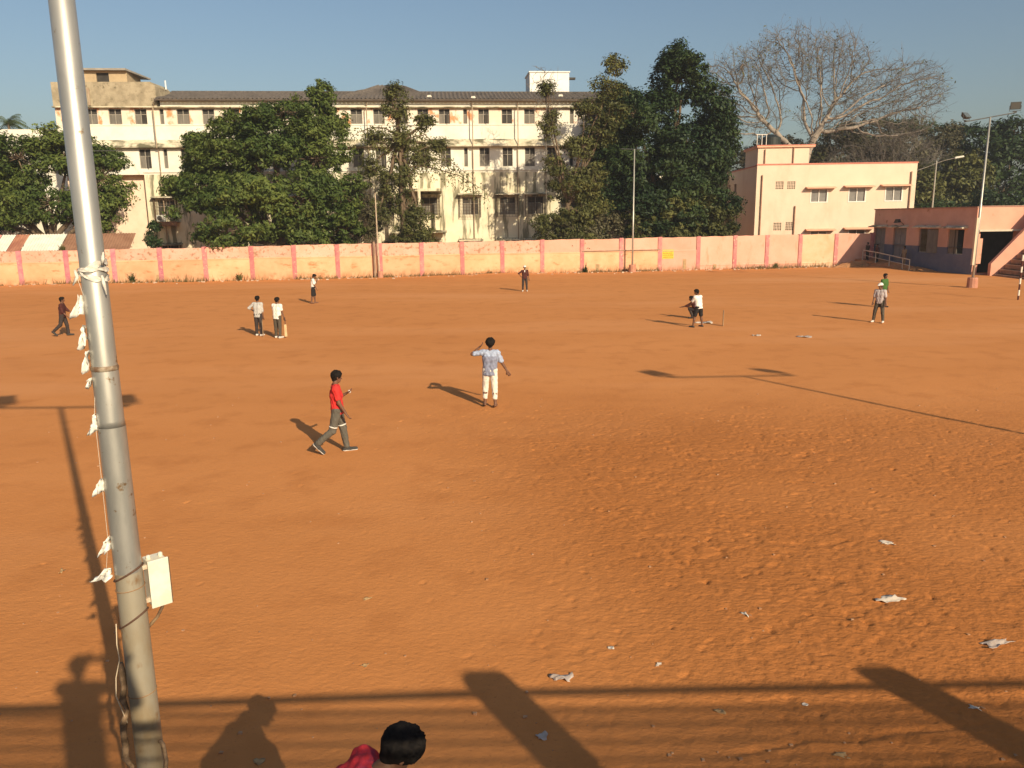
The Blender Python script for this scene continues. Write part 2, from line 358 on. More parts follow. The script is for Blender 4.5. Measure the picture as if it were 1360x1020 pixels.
mb = MB(); holed_wall(mb, X0, SPLIT, -.3, 9.6, [(-8.2, -6.6, 5.35, 7.15)], y=.9)
mb.add([(SPLIT, 0, -.3), (SPLIT, .9, -.3), (SPLIT, .9, 9.6), (SPLIT, 0, 9.6)], [(0, 3, 2, 1)])
mb.add([(X0, 0, 9.6), (SPLIT, 0, 9.6), (SPLIT, .9, 9.6), (X0, .9, 9.6)], [(0, 3, 2, 1)])
mb.build('recessed_wall', pmat('pinkish_limewash', (.76, .62, .48), (.70, .54, .40), .6, rough=.9, bump=.006, bscale=8), mainb)
mb = MB()   # side and rear walls
mb.add([(X0, 0, 9.6), (X0, 14, 9.6), (X0, 14, 16), (X0, 0, 16)], [(0, 3, 2, 1)]).add([(X0, .9, -.3), (X0, 14, -.3), (X0, 14, 9.6), (X0, .9, 9.6)], [(0, 3, 2, 1)])
mb.add([(X1, 0, -.3), (X1, 14, -.3), (X1, 14, 16), (X1, 0, 16)], [(0, 1, 2, 3)]).add([(X0, 14, -.3), (X1, 14, -.3), (X1, 14, 16), (X0, 14, 16)], [(0, 3, 2, 1)])
mb.build('side_wall', cream, mainb)
# ledges and bands
MB().prism([(-1.0, 16.0), (X1 + .2, 16.0), (X1 + .2, 16.62), (-1.0, 16.62)], -.12, .1).build('eaves_band', cream, mainb)
def ledge(x0, x1, z, out, th, name, m, slope=.0):
    MB().hexa([(x0, -out, z), (x1, -out, z), (x1, .1, z), (x0, .1, z), (x0, -out, z + th), (x1, -out, z + th), (x1, .1, z + th + slope), (x0, .1, z + th + slope)]).build(name, m, mainb)
ledge(X0 - .1, X1 + .2, 15.90, .42, .10, 'lintel_ledge', ledge_m)
ledge(X0 - .1, X1 + .2, 12.14, .55, .12, 'sun_shade', ledge_m, .75)
ledge(SPLIT, X1, 9.78, .10, .12, 'sill_band', cream)
ledge(X0, X1, 14.24, .05, .10, 'sill_band', cream)
# roof: corrugated tiles
def tiled(x0, x1, y0, z0, y1, z1, pitch=.42, amp=.085, name='tiled_roof', m=tile, par=mainb, inx0=0, inx1=0):
    n = int((x1 - x0) / pitch * 4); xs = np.linspace(0, 1, n + 1); Vv = []; rows = 7
    for r_ in range(rows + 1):
        t = r_ / rows; a = x0 + inx0 * t; b = x1 - inx1 * t; xx = a + (b - a) * xs
        zz = z0 + (z1 - z0) * t + amp * np.cos(xx / pitch * 2 * np.pi) - (.05 if r_ % 1 == 0 else 0) * 0
        Vv.append(np.stack([xx, np.full(n + 1, y0 + (y1 - y0) * t), zz], -1))
    Vv = np.concatenate(Vv); I = (np.arange(rows)[:, None] * (n + 1) + np.arange(n)[None]).ravel()
    return np_obj(name, Vv, np.stack([I, I + 1, I + n + 2, I + n + 1], -1), m, par, True)
tiled(-1.35, X1 + .5, -.75, 16.66, 5.2, 18.2)
MB().box(-1.35, X1 + .5, 5.15, 13.6, 18.14, 18.26).build('roof_ridge', tile, mainb)
MB().box(-1.35, X1 + .5, -.78, -.70, 16.50, 16.66).build('fascia_board', pmat('dark_fascia', (.07, .055, .045), (.11, .085, .065), 3), mainb)
tiled(16.2, 25.6, 1.8, 17.3, 6.2, 19.0, name='porch_roof', inx0=3.4, inx1=3.4)
MB().prism([(16.2, 17.3), (25.6, 17.3), (22.2, 19.0), (19.6, 19.0)], 6.15, 6.35).build('porch_roof_back', tile, mainb)
for k, (x, y, z) in enumerate([(24.9, .6, 17.03), (38.4, 1.2, 17.2), (29.3, -.3, 16.80)]):
    MB().hexa([(x, y, z), (x + .5, y, z), (x + .5, y + .4, z + .1), (x, y + .4, z + .1), (x + .05, y, z + .16), (x + .42, y, z + .2), (x + .4, y + .3, z + .26), (x + .1, y + .3, z + .24)]).build('loose_tile', pmat('pale_cement', (.62, .56, .46), (.7, .64, .54), 4), mainb)
# stair tower with raw concrete parapet, roof cabin
MB().add([(-10.95, -.15, 16.0), (-1.3, -.15, 16.0), (-1.3, -.15, 17.9), (-1.75, -.15, 18.30), (-10.95, -.15, 18.25),
          (-10.95, .15, 16.0), (-.95, 3.2, 16.0), (-.95, 3.2, 17.9), (-1.3, 3.2, 18.25), (-10.95, .15, 18.25)],
         [(0, 1, 2, 3, 4), (0, 4, 9, 5), (1, 6, 7, 2), (2, 7, 8, 3), (3, 8, 9, 4), (5, 9, 8, 7, 6)]).build('parapet', conc, mainb)
MB().box(-10.95, -10.65, .15, 9, 16.0, 18.22).build('parapet_side', conc, mainb)
MB().box(-10.7, -1.0, .1, 9, 15.9, 16.05).build('terrace_slab', conc, mainb)
cb = MB(); holed_wall(cb, -8.3, -4.3, 16.05, 19.5, [(-7.2, -6.0, 18.2, 19.35)], y=1.2)
cb.add([(-4.3, 1.2, 16.05), (-4.3, 5, 16.05), (-4.3, 5, 19.5), (-4.3, 1.2, 19.5)], [(0, 1, 2, 3)]).add([(-8.3, 1.2, 16.05), (-8.3, 5, 16.05), (-8.3, 5, 19.5), (-8.3, 1.2, 19.5)], [(0, 3, 2, 1)])
cb.build('roof_cabin', pmat('cabin_plaster', (.44, .335, .205), (.38, .29, .18), 1.2, rough=.9, bump=.01, bscale=8, col3=(.36, .27, .17), scale3=1.4), mainb)
MB().hexa([(-8.8, .7, 19.5), (-4.2, .7, 19.5), (-3.4, 5.4, 19.35), (-8.8, 5.4, 19.5), (-8.8, .7, 19.68), (-4.2, .7, 19.68), (-3.4, 5.4, 19.5), (-8.8, 5.4, 19.66)]).build('cabin_roof', pmat('grey_slab', (.33, .30, .26), (.25, .23, .20), 1.5, bump=.01), mainb)
MB().box(-7.2, -6.0, 1.4, 1.5, 18.2, 19.35).build('cabin_window', dark_m, mainb)
MB().box(-7.62, -7.45, -.3, -.15, 16.1, 17.7).build('drain_spout', pipe_m, mainb)
MB().tube([(-.95, 2, 17.9), (-.95, 2, 18.75)], .07).build('vent_pipe', pmat('white_pipe', (.75, .74, .70)), mainb)
# rooftop water room
wr = empty('rooftop_room', (0, 0, 0), 0); wr.parent = mainb
MB().box(36.0, 40.3, 6, 10, 18.0, 20.35).build('room_wall', pmat('white_roof_room', (.78, .77, .72), (.72, .70, .64), .7), wr)
MB().box(35.9, 40.4, 5.9, 10.1, 20.35, 20.47).build('room_slab', pmat('white_roof_room'  , (.78, .77, .72)), wr)
MB().box(40.4, 41.1, 6.6, 7.1, 19.75, 19.95).build('room_spout', dark_m, wr)
# windows (frame with panes or shutters), shared meshes
def win_meshes(w_, h_, mull, key):
    f = MB(); t = .05
    f.box(0, t, .08, .16, 0, h_); f.box(w_ - t, w_, .08, .16, 0, h_); f.box(t, w_ - t, .08, .16, 0, t); f.box(t, w_ - t, .08, .16, h_ - t, h_)
    if mull: f.box(w_ / 2 - .03, w_ / 2 + .03, .08, .16, t, h_ - t)
    f.box(t, w_ - t, .085, .155, h_ * .62, h_ * .62 + .05)
    p = MB(); p.box(0.01, w_ - .01, .17, .2, 0.01, h_ - .01)
    s_ = MB(); a, b = t, (w_ / 2 - .03 if mull else w_ - t)
    s_.box(a, b, .10, .135, t, h_ * .62)
    for k in range(5): s_.box(a + .03, b - .03, .094, .1, t + .1 + k * h_ * .105, t + .14 + k * h_ * .105)
    return f.mesh('window_' + key, frame_m), p.mesh('pane_' + key, dark_m), s_.mesh('shutter_' + key, shutter_m)
cache = {}; rw = random.Random(12)
def window(a, b, c, d, par=mainb, y=0.0):
    w_, h_ = round(b - a, 2), round(d - c, 2); key = f'{w_}_{h_}'
    if key not in cache: cache[key] = win_meshes(w_, h_, w_ > .6, key)
    f, p, s_ = cache[key]
    o = inst(f, 'window', par, (a, y, c)); inst(p, 'pane', o)
    if rw.random() < .75:
        inst(s_, 'shutter', o)
        if w_ > .6 and rw.random() < .8:
            q = inst(s_, 'shutter', o, (w_ / 2 - .02, 0, 0))
            if rw.random() < .3: q.rotation_euler[2] = -.9
    return o
for h in t_holes + m_holes: window(*h)
gm = MB()   # projecting window grille
for k in range(8): gm.box(-.25 + k * 2.15 / 7 - .012, -.25 + k * 2.15 / 7 + .012, -.40, -.37, -.25, 2.0)
for k in range(8): gm.box(-.25, 1.9, -.395, -.375, -.25 + k * .32, -.25 + k * .32 + .022)
for x in (-.25, 1.9):
    for k in range(5): gm.box(x - .012, x + .012, -.38 + k * .09, -.355 + k * .09, -.25, 2.0)
gm = gm.mesh('grille', iron)
sh = MB().hexa([(-.45, -.65, 1.98), (2.1, -.65, 1.98), (2.1, .05, 2.02), (-.45, .05, 2.02), (-.45, -.65, 2.05), (2.1, -.65, 2.05), (2.1, .05, 2.2), (-.45, .05, 2.2)]).mesh('sun_shade', ledge_m)
for h in f_holes + g_holes:
    o = window(*h)
    inst(gm, 'grille', o); inst(sh, 'sun_shade', o, (0, 0, 0 if h[2] > 3 else -.25))
window(-8.2, -6.6, 5.35, 7.15, y=.9)
# air conditioner on a bracket under the leftmost grille
ac = empty('air_conditioner', (-2.15, -.75, 5.05)); ac.parent = mainb
MB().box(0, .85, -.15, .15, 0, .62).build('ac_case', pmat('ac_grey', (.40, .40, .36), (.5, .49, .44), 4), ac, bevel=.02)
MB().tube([(.30, -.16, .31), (.30, -.18, .31)], [.24, .22], 20).build('ac_fan', dark_m, ac)
MB().box(-.1, 2.0, -.2, .72, -.12, -.05).build('bracket', iron, ac)
MB().box(-.1, 2.0, -.25, -.2, -.45, -.02).build('bracket_panel', pmat('rust_sheet', (.22, .11, .06), (.30, .18, .10), 3), ac)
for x in (-1.55, 18.9, 29.4, 34.0, 10.6, 42.2):
    MB().tube([(x, -.5, 16.4), (x, -.15, 16.0), (x, -.62, 15.9), (x, -.62, 12.1), (x, -.14, 11.9), (x, -.14, .2)], .055, 6).build('drain_pipe', pipe_m, mainb)
MB().box(22.0, 26.2, -2.4, 0, 7.7, 7.95).build('porch_slab', stained, mainb)
MB().box(21.0, 26.5, -2.6, 0, 3.6, 3.85).build('porch_slab', ledge_m, mainb)
for x in (21.3, 23.7, 26.1): MB().box(x, x + .28, -2.4, -2.12, -.3, 7.7).build('porch_column', stained, mainb)
# wing behind, further left
wing = empty('college_wing', (-44.5, 93, 0), math.atan(.09), 'lower cream wing seen behind the trees at far left', 'building')
mb = MB(); wh = [(-13 + 3.2 * k, -11.6 + 3.2 * k, z, z + 1.7) for k in range(6) for z in (2, 6.2, 10.4)]
holed_wall(mb, -16, 8, -.3, 15.2, wh); mb.add([(-16, 0, 15.2), (8, 0, 15.2), (8, 9, 15.2), (-16, 9, 15.2)], [(0, 1, 2, 3)]).add([(8, 0, -.3), (8, 9, -.3), (8, 9, 15.2), (8, 0, 15.2)], [(0, 1, 2, 3)])
mb.build('wing_wall', cream, wing)
for h in wh: window(*h, par=wing)

# shed roofs just behind the wall at left
shed = empty('tin_roof_shed', on_wall(-3.2, 2.3, 0), WR, 'low shed with patchwork rust red and white tin roof behind the wall at left', 'shed')
rust = pmat('rust_red_tin', (.30, .12, .075), (.40, .18, .11), 1.5, rough=.75, stretch=(1, .3, 1))
pink = pmat('faded_red_tin', (.50, .22, .17), (.56, .28, .22), 1.2, rough=.75)
whit = pmat('white_tarpaulin', (.74, .70, .60), (.66, .60, .50), 1.5, rough=.7, bump=.02, bscale=4)
brown = pmat('brown_tin', (.22, .11, .065), (.28, .15, .09), 1.3, rough=.8)
dirt = pmat('mossy_tin', (.17, .11, .06), (.24, .15, .08), 1.5, rough=.9)
MB().box(-3, 12.8, .5, 3.6, -.2, 2.5).build('shed_wall', pmat('shed_brick', (.36, .2, .13), (.44, .27, .18), 2), shed)
for a, b, m in [(-3, 1.15, dirt), (1.2, 2.15, pink), (2.2, 3.25, whit), (3.3, 4.3, rust), (4.4, 7.3, whit), (7.35, 9.4, brown), (9.45, 12.9, brown)]:
    tiled(a, b, -.6, 2.74, 1.9, 4.06, pitch=.22, amp=.025, name='roof_sheet', m=m, par=shed)

# ------------------------------------------------------------------ cream two storey building at right
cb = empty('cream_block', (25.55, 85.05, 0), math.atan(-.05), 'cream two storey block with red trimmed parapet and shaded windows behind the wall', 'building')
cr = pmat('fresh_cream_paint', (.68, .52, .385), (.71, .56, .42), .4, rough=.85, bump=.003, bscale=12, col3=(.60, .44, .31), scale3=.5, lo3=.5, hi3=.8, stretch3=(1, 1, .4))
red = pmat('red_oxide_trim', (.52, .17, .12), (.58, .22, .16), 3, rough=.8)
shade_m = pmat('salmon_sunshade', (.70, .36, .24), (.76, .42, .28), 2, rough=.85)
W = 16.15
ox = 1.1   # facade offsets below were measured from 1.1 m in from the corner
wins = [(4.5, 6.2, 6.2, 7.52), (8.35, 10.05, 6.2, 7.6), (12.05, 13.75, 6.23, 7.66), (4.7, 6.4, 1.9, 3.25), (8.6, 10.3, 1.9, 3.35)]
vents = [(.88, 1.66, 7.58, 8.34), (2.06, 2.86, 7.58, 8.33), (.88, 1.66, 3.38, 4.16), (2.12, 2.94, 3.38, 4.20)]
holes = [(a + ox, b + ox, c, d) for a, b, c, d in wins + vents]
mb = MB(); holed_wall(mb, 0, W, -.3, 10.0, holes); mb.build('front_wall', cr, cb)
mb = MB(); sh_ = [(3 + 3.2 * k, 4.0 + 3.2 * k, z, z + 1.0) for k in range(3) for z in (3.3, 7.5)]
tmp = MB(); holed_wall(tmp, 0, 19.5, -.3, 9.9, sh_)
mb.v, mb.f = [], []
mb.add([(y, 19.5 - x, z) for x, y, z in tmp.v], tmp.f)
mb.build('side_wall', cr, cb)
mb = MB(); mb.add([(W, 0, -.3), (W, 19.5, -.3), (W, 19.5, 10), (W, 0, 10)], [(0, 1, 2, 3)]).add([(0, 19.5, -.3), (W, 19.5, -.3), (W, 19.5, 10), (0, 19.5, 10)], [(0, 3, 2, 1)]).add([(0, 0, 9.3), (W, 0, 9.3), (W, 19.5, 9.3), (0, 19.5, 9.3)], [(0, 1, 2, 3)])
mb.build('rear_wall', cr, cb)
MB().box(-.06, W + .06, -.06, .2, 10.0, 10.12).build('parapet_trim', red, cb)
MB().box(-.06, .2, .2, 19.5, 9.9, 10.02).build('parapet_trim', red, cb)
for x, y, z in [(19.5 - (h[0] + h[1]) / 2, 0, h[2]) for h in sh_]:
    MB().box(.2, .26, x - .5, x + .5, z, z + 1).build('vent', dark_m, cb)
white_fr = pmat('white_aluminium', (.74, .70, .62)); glass = pmat('grey_window_glass', (.16, .15, .14), (.22, .21, .19), .8, rough=.25, spec=.5)
for a, b, c, d in wins:
    a += ox; b += ox; wn = empty('window', (a, 0, c)); wn.parent = cb; w_, h_ = b - a, d - c
    f = MB(); t = .06
    f.box(-.05, t, -.03, .12, -.05, h_ + .03); f.box(w_ - t, w_ + .05, -.03, .12, -.05, h_ + .03); f.box(t, w_ - t, -.03, .12, -.05, t); f.box(t, w_ - t, .02, .12, h_ - t, h_); f.box(w_ / 2 - .04, w_ / 2 + .04, .02, .12, t, h_ - t)
    f.build('window_frame', white_fr, wn)
    for k in range(2): MB().box(t + k * (w_ / 2 - .02), w_ / 2 - .04 + k * (w_ / 2 - .02), .10, .12, t, h_ - t).build('pane', glass, wn)
    MB().hexa([(-.55, -.62, h_ + .05), (w_ + .75, -.62, h_ + .05), (w_ + .75, .02, h_ + .08), (-.55, .02, h_ + .08), (-.55, -.62, h_ + .13), (w_ + .75, -.62, h_ + .13), (w_ + .75, .02, h_ + .26), (-.55, .02, h_ + .26)]).build('sun_shade', shade_m, wn)
for a, b, c, d in vents:
    a += ox; b += ox; v = empty('vent_grille', (a, 0, c)); v.parent = cb; w_, h_ = b - a, d - c
    MB().box(0, w_, .14, .18, 0, h_).build('vent_back', pmat('vent_shadow', (.16, .13, .10)), v)
    g = MB()
    for k in range(4): g.box(w_ * (k + 1) / 5 - .025, w_ * (k + 1) / 5 + .025, .02, .08, 0, h_); g.box(0, w_, .025, .075, h_ * (k + 1) / 5 - .025, h_ * (k + 1) / 5 + .025)
    g.build('lattice', cr, v)
def pipe(x, z0, z1, y=-.10, r=.07): MB().tube([(x, y, z0), (x, y, z1)], r, 8).build('drain_pipe', pmat('brown_pipe', (.26, .14, .09), (.34, .2, .13), 2), cb)
pipe(.55, 0, 9.0); pipe(4.05, 0, 5.85); pipe(15.6, 0, 9.15)
for y in (8.0, 10.5): MB().tube([(-.1, y, 0), (-.1, y, 5.5)], .05, 6).build('drain_pipe', pipe_m, cb)
st = empty('stair_room', (0, 0, 0)); st.parent = cb
MB().box(.15, 5.35, .55, 6, 9.3, 11.78).build('room_wall', cr, st)
MB().box(.0, 5.9, .35, 6.3, 11.78, 11.95).build('room_slab', shade_m, st)
MB().box(-.03, 5.93, .32, 6.33, 11.95, 12.02).build('slab_trim', red, st)
for x, z0, z1 in ((.55 + .3, 9.9, 11.6), (3.75, 10.0, 11.95)): MB().tube([(x, .45, z0), (x, .45, z1)], .06, 6).build('drain_pipe', MATS['brown_pipe'], st)
ad = empty('pipe_frame', (.2, 1.4, 12.0)); ad.parent = cb
for x in (0, .5, .95): MB().tube([(x, 0, 0), (x, 0, 1.15)], .035, 6).build('upright', white_fr, ad)
MB().tube([(-.1, 0, 1.15), (1.05, 0, 1.15)], .035, 6).build('crossbar', white_fr, ad)
tk = empty('water_tank', (2.2, 3.6, 12.0)); tk.parent = cb
MB().tube([(0, 0, 0), (0, 0, .1), (0, 0, 1.0), (0, 0, 1.25), (0, 0, 1.35)], [.95, 1.0, 1.0, .5, .3], 24).build('tank', pmat('black_plastic', (.02, .025, .022), rough=.5), tk)
# small grey building between the dark tree and the cream block
gb = empty('low_block', (24.2, 99, 0), 0, 'dim low block with pale flat roof between dark tree and cream block', 'building')
MB().box(-6, 6, 0, 7, -.2, 9.4).build('block_wall', pmat('dim_plaster', (.42, .36, .27), (.34, .29, .22), 1), gb)
MB().box(-6.3, 6.3, -.5, 7.3, 9.4, 9.9).build('roof_slab', cream, gb)
for z in (2.6, 6.4):
    for k in range(4): MB().box(-5 + k * 2.9, -3.6 + k * 2.9, -.04, .02, z, z + 1.6).build('window', dark_m, gb)

# ------------------------------------------------------------------ pavilion at right
pa, pb = Vector((35.6, 79.5)), Vector((37.4, 65.2)); pd = (pb - pa).normalized(); PL = (pb - pa).length
pav = empty('pavilion', (pa.x, pa.y, 0), math.atan2(pd.y, pd.x), 'low flat roofed pink and blue pavilion with open windows beside the steps', 'building')
# local x runs along the facade towards the viewer, local y points away from the field
pinkw = pmat('pavilion_pink_wash', (.60, .375, .295), (.53, .32, .245), .7, rough=.92, bump=.006, bscale=9, col3=(.34, .17, .11), scale3=1.0, lo3=.62, hi3=.74)
bluew = pmat('pavilion_blue_dado', (.11, .13, .20), (.15, .16, .22), .9, rough=.9, bump=.004, bscale=10, col3=(.22, .17, .16), scale3=1.5, lo3=.62, hi3=.74)
openings = [(.2, 2.0, .6, 3.6), (3.3, 5.3, .6, 3.65), (7.2, 9.8, 1.55, 3.6), (11.1, 13.1, 1.55, 3.58)]
up = [(a, b, max(c, 2.1), d) for a, b, c, d in openings]; lo = [(a, b, c, 2.1) for a, b, c, d in openings]
mb = MB(); holed_wall(mb, 0, PL, 2.1, 5.32, up); mb.build('upper_wall', pinkw, pav)
mb = MB(); holed_wall(mb, 0, PL, -.2, 2.1, lo); mb.build('dado', bluew, pav)
for a, b, c, d in openings[:2]:
    dr = empty('door', (a, .12, c)); dr.parent = pav
    MB().box(0, b - a, .05, .1, 0, d - c).build('door_leaf', pmat('grey_blue_door', (.17, .18, .20), (.22, .22, .23), 2), dr)
    for k in (0, 1): MB().box(.08 + k * (b - a) / 2, (b - a) / 2 - .06 + k * (b - a) / 2, .02, .05, .2, d - c - .2).build('door_panel', pmat('grey_blue_door', (.17, .18, .20)), dr)
for i, (a, b, c, d) in enumerate(openings[2:]):
    wn = empty('window', (a, .1, c)); wn.parent = pav; w_, h_ = b - a, d - c
    MB().box(0, w_, .8, .85, 0, h_).build('dark_interior', dark_m, wn)
    g = MB(); g.box(0, .06, .02, .1, 0, h_); g.box(w_ - .06, w_, .02, .1, 0, h_); g.box(.06, w_ - .06, .02, .1, 0, .06); g.build('window_frame', frame_m, wn)
    if i == 0: MB().obox(Matrix.Translation((w_ - .2, -.35, h_ / 2)) @ Matrix.Rotation(.9, 4, 'Z'), .5, .02, h_ / 2 - .03).build('shutter', shutter_m, wn)
    else: MB().box(.08, w_ * .52, .02, .06, .05, h_ - .05).build('shutter', shutter_m, wn)
for x0, x1 in ((-.1, 2.3), (3.0, 5.6), (6.8, 10.1), (10.8, 13.5)):
    MB().hexa([(x0, -.55, 3.68), (x1, -.55, 3.68), (x1, .02, 3.70), (x0, .02, 3.70), (x0, -.55, 3.76), (x1, -.55, 3.76), (x1, .02, 3.9), (x0, .02, 3.9)]).build('sun_shade', ledge_m, pav)
fl = empty('wall_lamp', (4.8, -.4, 3.95)); fl.parent = pav
MB().tube([(0, .4, 0), (0, .1, .25), (0, -.1, .3)], .03, 6).build('lamp_arm', iron, fl)
MB().hexa([(-.3, -.45, .15), (.3, -.45, .15), (.3, -.1, .2), (-.3, -.1, .2), (-.2, -.35, .5), (.2, -.35, .5), (.2, -.1, .5), (-.2, -.1, .5)]).build('lamp_head', dark_m, fl)
# end wall facing the camera with the entrance, roof slab
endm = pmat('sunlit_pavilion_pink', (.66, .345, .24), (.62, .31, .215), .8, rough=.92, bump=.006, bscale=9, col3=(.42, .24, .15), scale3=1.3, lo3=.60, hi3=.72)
tmp = MB(); holed_wall(tmp, 0, 16, -.2, 5.4, [(.45, 3.6, .1, 3.5)], depth=.35)
mb = MB().add([(PL - .0 + y * -1.0, x, z) for x, y, z in tmp.v], tmp.f); mb.build('end_wall', endm, pav)
MB().box(PL - 2.6, PL - 2.5, .1, 6, -.2, 3.6).build('entrance_back', dark_m, pav)
MB().box(PL + .01, PL + .35, .1, 4.1, 3.45, 3.6).build('lintel_slab', pmat('pale_concrete', (.60, .50, .38), (.5, .42, .32), 2), pav)
MB().box(PL + .01, PL + .28, .05, .5, .9, 2.9).build('pier', endm, pav)
mb = MB(); mb.add([(0, 0, 5.32), (PL, 0, 5.32), (PL, 16, 5.4), (0, 16, 5.4)], [(0, 1, 2, 3)]); mb.add([(0, 0, -.2), (0, 16, -.2), (0, 16, 5.4), (0, 0, 5.32)], [(0, 3, 2, 1)]); mb.build('roof_deck', conc, pav)
MB().box(-.05, PL + .06, -.08, .12, 5.32, 5.42).build('coping', pmat('dark_coping', (.30, .17, .13), (.40, .24, .18), 2), pav)
MB().box(PL - .1, PL + .06, .12, 16, 5.4, 5.47).build('coping', MATS['dark_coping'], pav)
# ramp platform with pipe railing
ramp = empty('entry_ramp', (pa.x, pa.y, 0), math.atan2(pd.y, pd.x), 'earth covered concrete ramp sloping down along the pavilion front', 'ramp')
earth = pmat('trodden_red_earth', (.34, .15, .06), (.42, .20, .085), 2.0, rough=.95, bump=.03, bscale=5)
MB().hexa([(.3, -2.3, -.2), (9.6, -2.3, -.2), (9.6, -.03, -.2), (.3, -.03, -.2), (.3, -2.3, .75), (9.6, -2.3, .05), (9.6, -.03, .05), (.3, -.03, .75)]).build('ramp_slope', earth, ramp, bevel=.04)
rl = empty('ramp_railing', (pa.x, pa.y, 0), math.atan2(pd.y, pd.x), 'pale metal pipe railing along the edge of the pavilion ramp', 'railing')
rm = pmat('galvanised_pipe', (.42, .40, .36), (.5, .47, .42), 3, rough=.5, metal=.4)
rz = lambda x: .75 - (max(x, .3) - .3) * .0753
for x in (2.0, 4.2, 6.4, 8.4, 9.4): MB().tube([(x, -2.15, rz(x) - .05), (x, -2.15, rz(x) + .95)], .035, 8).build('post', rm, rl)
MB().tube([(2.0, -2.15, .62 + .95), (4.4, -2.15, rz(4.4) + .99), (9.4, -2.15, rz(9.4) + .95)], .045, 8).build('top_rail', rm, rl)
MB().tube([(2.0, -2.15, 1.12), (9.4, -2.15, rz(9.4) + .45)], .025, 8).build('middle_rail', rm, rl)
# terrace steps with a sloping parapet at their far end
ter = empty('terrace_steps', (38.2, 64.4, 0), 0, 'weathered stepped terrace with a sloping pink parapet at the right edge', 'steps')
stone = pmat('weathered_step', (.30, .17, .10), (.40, .24, .15), 1.6, rough=.95, bump=.02, bscale=6, col3=(.16, .10, .07), scale3=2, lo3=.5, hi3=.7)
for k in range(14): MB().box(.2 + k * .42, .2 + k * .42 + 8, -30, -.5, -.2 + k * .38, .14 + k * .38).build('step', stone, ter, bevel=.04)
MB().hexa([(-.05, -.5, -.2), (9, -.5, -.2), (9, -.12, -.2), (-.05, -.12, -.2), (-.05, -.5, .95), (9, -.5, 11.0), (9, -.12, 11.0), (-.05, -.12, .95)]).build('parapet', endm, ter, bevel=.02)
# striped post
sp = empty('striped_post', (29.15, 45.85, 0), 0, 'red and white banded thin post at the right edge of the field', 'post')
for k in range(8):
    MB().tube([(0, 0, -.1 + k * .33), (0, 0, -.1 + (k + 1) * .33)], .05, 10).build('band', pmat('post_white', (.72, .66, .56)) if k % 2 else pmat('post_maroon', (.09, .028, .02)), sp)

# ------------------------------------------------------------------ pole lamps
galv = pmat('galvanised_steel', (.40, .38, .33), (.47, .45, .39), 3, rough=.45, metal=.55, stretch=(1, 1, .3))
flood_m = pmat('floodlight_casting', (.06, .065, .065), (.09, .095, .09), 4, rough=.5)
glassf = pmat('floodlight_glass', (.10, .115, .115), rough=.15, spec=.6)
def floodlight(par, loc, rz, tilt, s=1.0):
    f = empty('floodlight', loc, rz); f.parent = par; f.scale = (s, s, s)
    M = Matrix.Translation((0, 0, .38)) @ Matrix.Rotation(tilt, 4, 'X')
    MB().hexa([M @ Vector(p) for p in [(-.30, -.02, -.24), (.30, -.02, -.24), (.30, -.02, .24), (-.30, -.02, .24), (-.2, .2, -.14), (.2, .2, -.14), (.2, .2, .14), (-.2, .2, .14)]]).build('casing', flood_m, f)
    MB().obox(M @ Matrix.Translation((0, -.035, 0)), .27, .012, .21).build('lens', glassf, f)
    MB().tube([(-.32, 0, .38), (-.32, 0, .06), (.32, 0, .06), (.32, 0, .38)], .02, 6).build('yoke', flood_m, f)
    MB().box(-.12, .12, -.06, .06, 0, .06).build('clamp', flood_m, f)
def floodpole(name, label, base, h, bl, br, tiltz, r0, plinth=True, lamps=True, rz=0.0, lean=0.0, barr=.035):
    p = empty(name, base, rz, label, 'light pole'); p.rotation_euler[1] = lean
    MB().tube([(0, 0, 0), (0, 0, h * .5), (0, 0, h * .5 + .02), (0, 0, h)], [r0, r0 * .92, r0 * .78, r0 * .66], 14).build('pole', galv, p, True)
    MB().tube([(-bl, 0, h - bl * tiltz), (br, 0, h + br * tiltz)], barr, 8).build('crossbar', flood_m, p)
    if plinth: MB().tube([(0, 0, -.2), (0, 0, .62), (0, 0, .68)], [.34, .32, .28], 12).build('plinth', pmat('pink_plinth', (.40, .18, .115), (.46, .23, .15), 3, bump=.01), p)
    if lamps:
        floodlight(p, (-bl + .1, 0, h - bl * tiltz + barr), rz + .5, -.75, 1.0); floodlight(p, (br - .1, 0, h + br * tiltz + barr), rz - .4, .35, 1.0)
    return p
floodpole('floodlight_pole', 'tall floodlight pole with tilted crossbar and two floodlights in front of the pavilion', (31.0, 53.8, 0), 10.95, 1.65, 1.65, .17, .085, lean=.004)
MB().box(-.2, -.06, -.1, .1, 1.5, 4.6).build('conduit', pmat('pale_conduit', (.62, .50, .36)), bpy.data.objects['floodlight_pole'])
p = floodpole('thin_light_pole', 'slim light pole with bare crossbar rising beside the pink pilaster before the dark tree', (11.1, 73.4, 0), 10.8, 1.2, .9, -.03, .085, lamps=False, barr=.025)
p = floodpole('thin_light_pole', 'slim leaning light pole with bare crossbar before the white building at left', (-33.5, 66.3, 0), 10.6, .7, 2.6, -.02, .075, plinth=False, lamps=False, lean=-.015, barr=.025)
ep = empty('utility_pole', on_wall(30.55, -.45, 0), WR, 'short weathered double utility pole with cement foot against the wall', 'pole')
wood = pmat('weathered_pole', (.24, .15, .10), (.36, .26, .18), 3, rough=.9, stretch=(1, 1, .2))
MB().tube([(-.32, .1, -.2), (-.34, .1, 3.1)], .10, 8).build('strut', wood, ep)
MB().tube([(.05, 0, -.1), (.0, .05, 3.5), (-.03, .1, 7.2)], [.075, .065, .045], 8).build('pole', pmat('pale_pole', (.46, .38, .28), (.36, .28, .2), 3), ep)
MB().tube([(.12, -.05, -.1), (.12, -.05, .55)], [.26, .22], 10).build('plinth', MATS['pink_plinth'], ep)
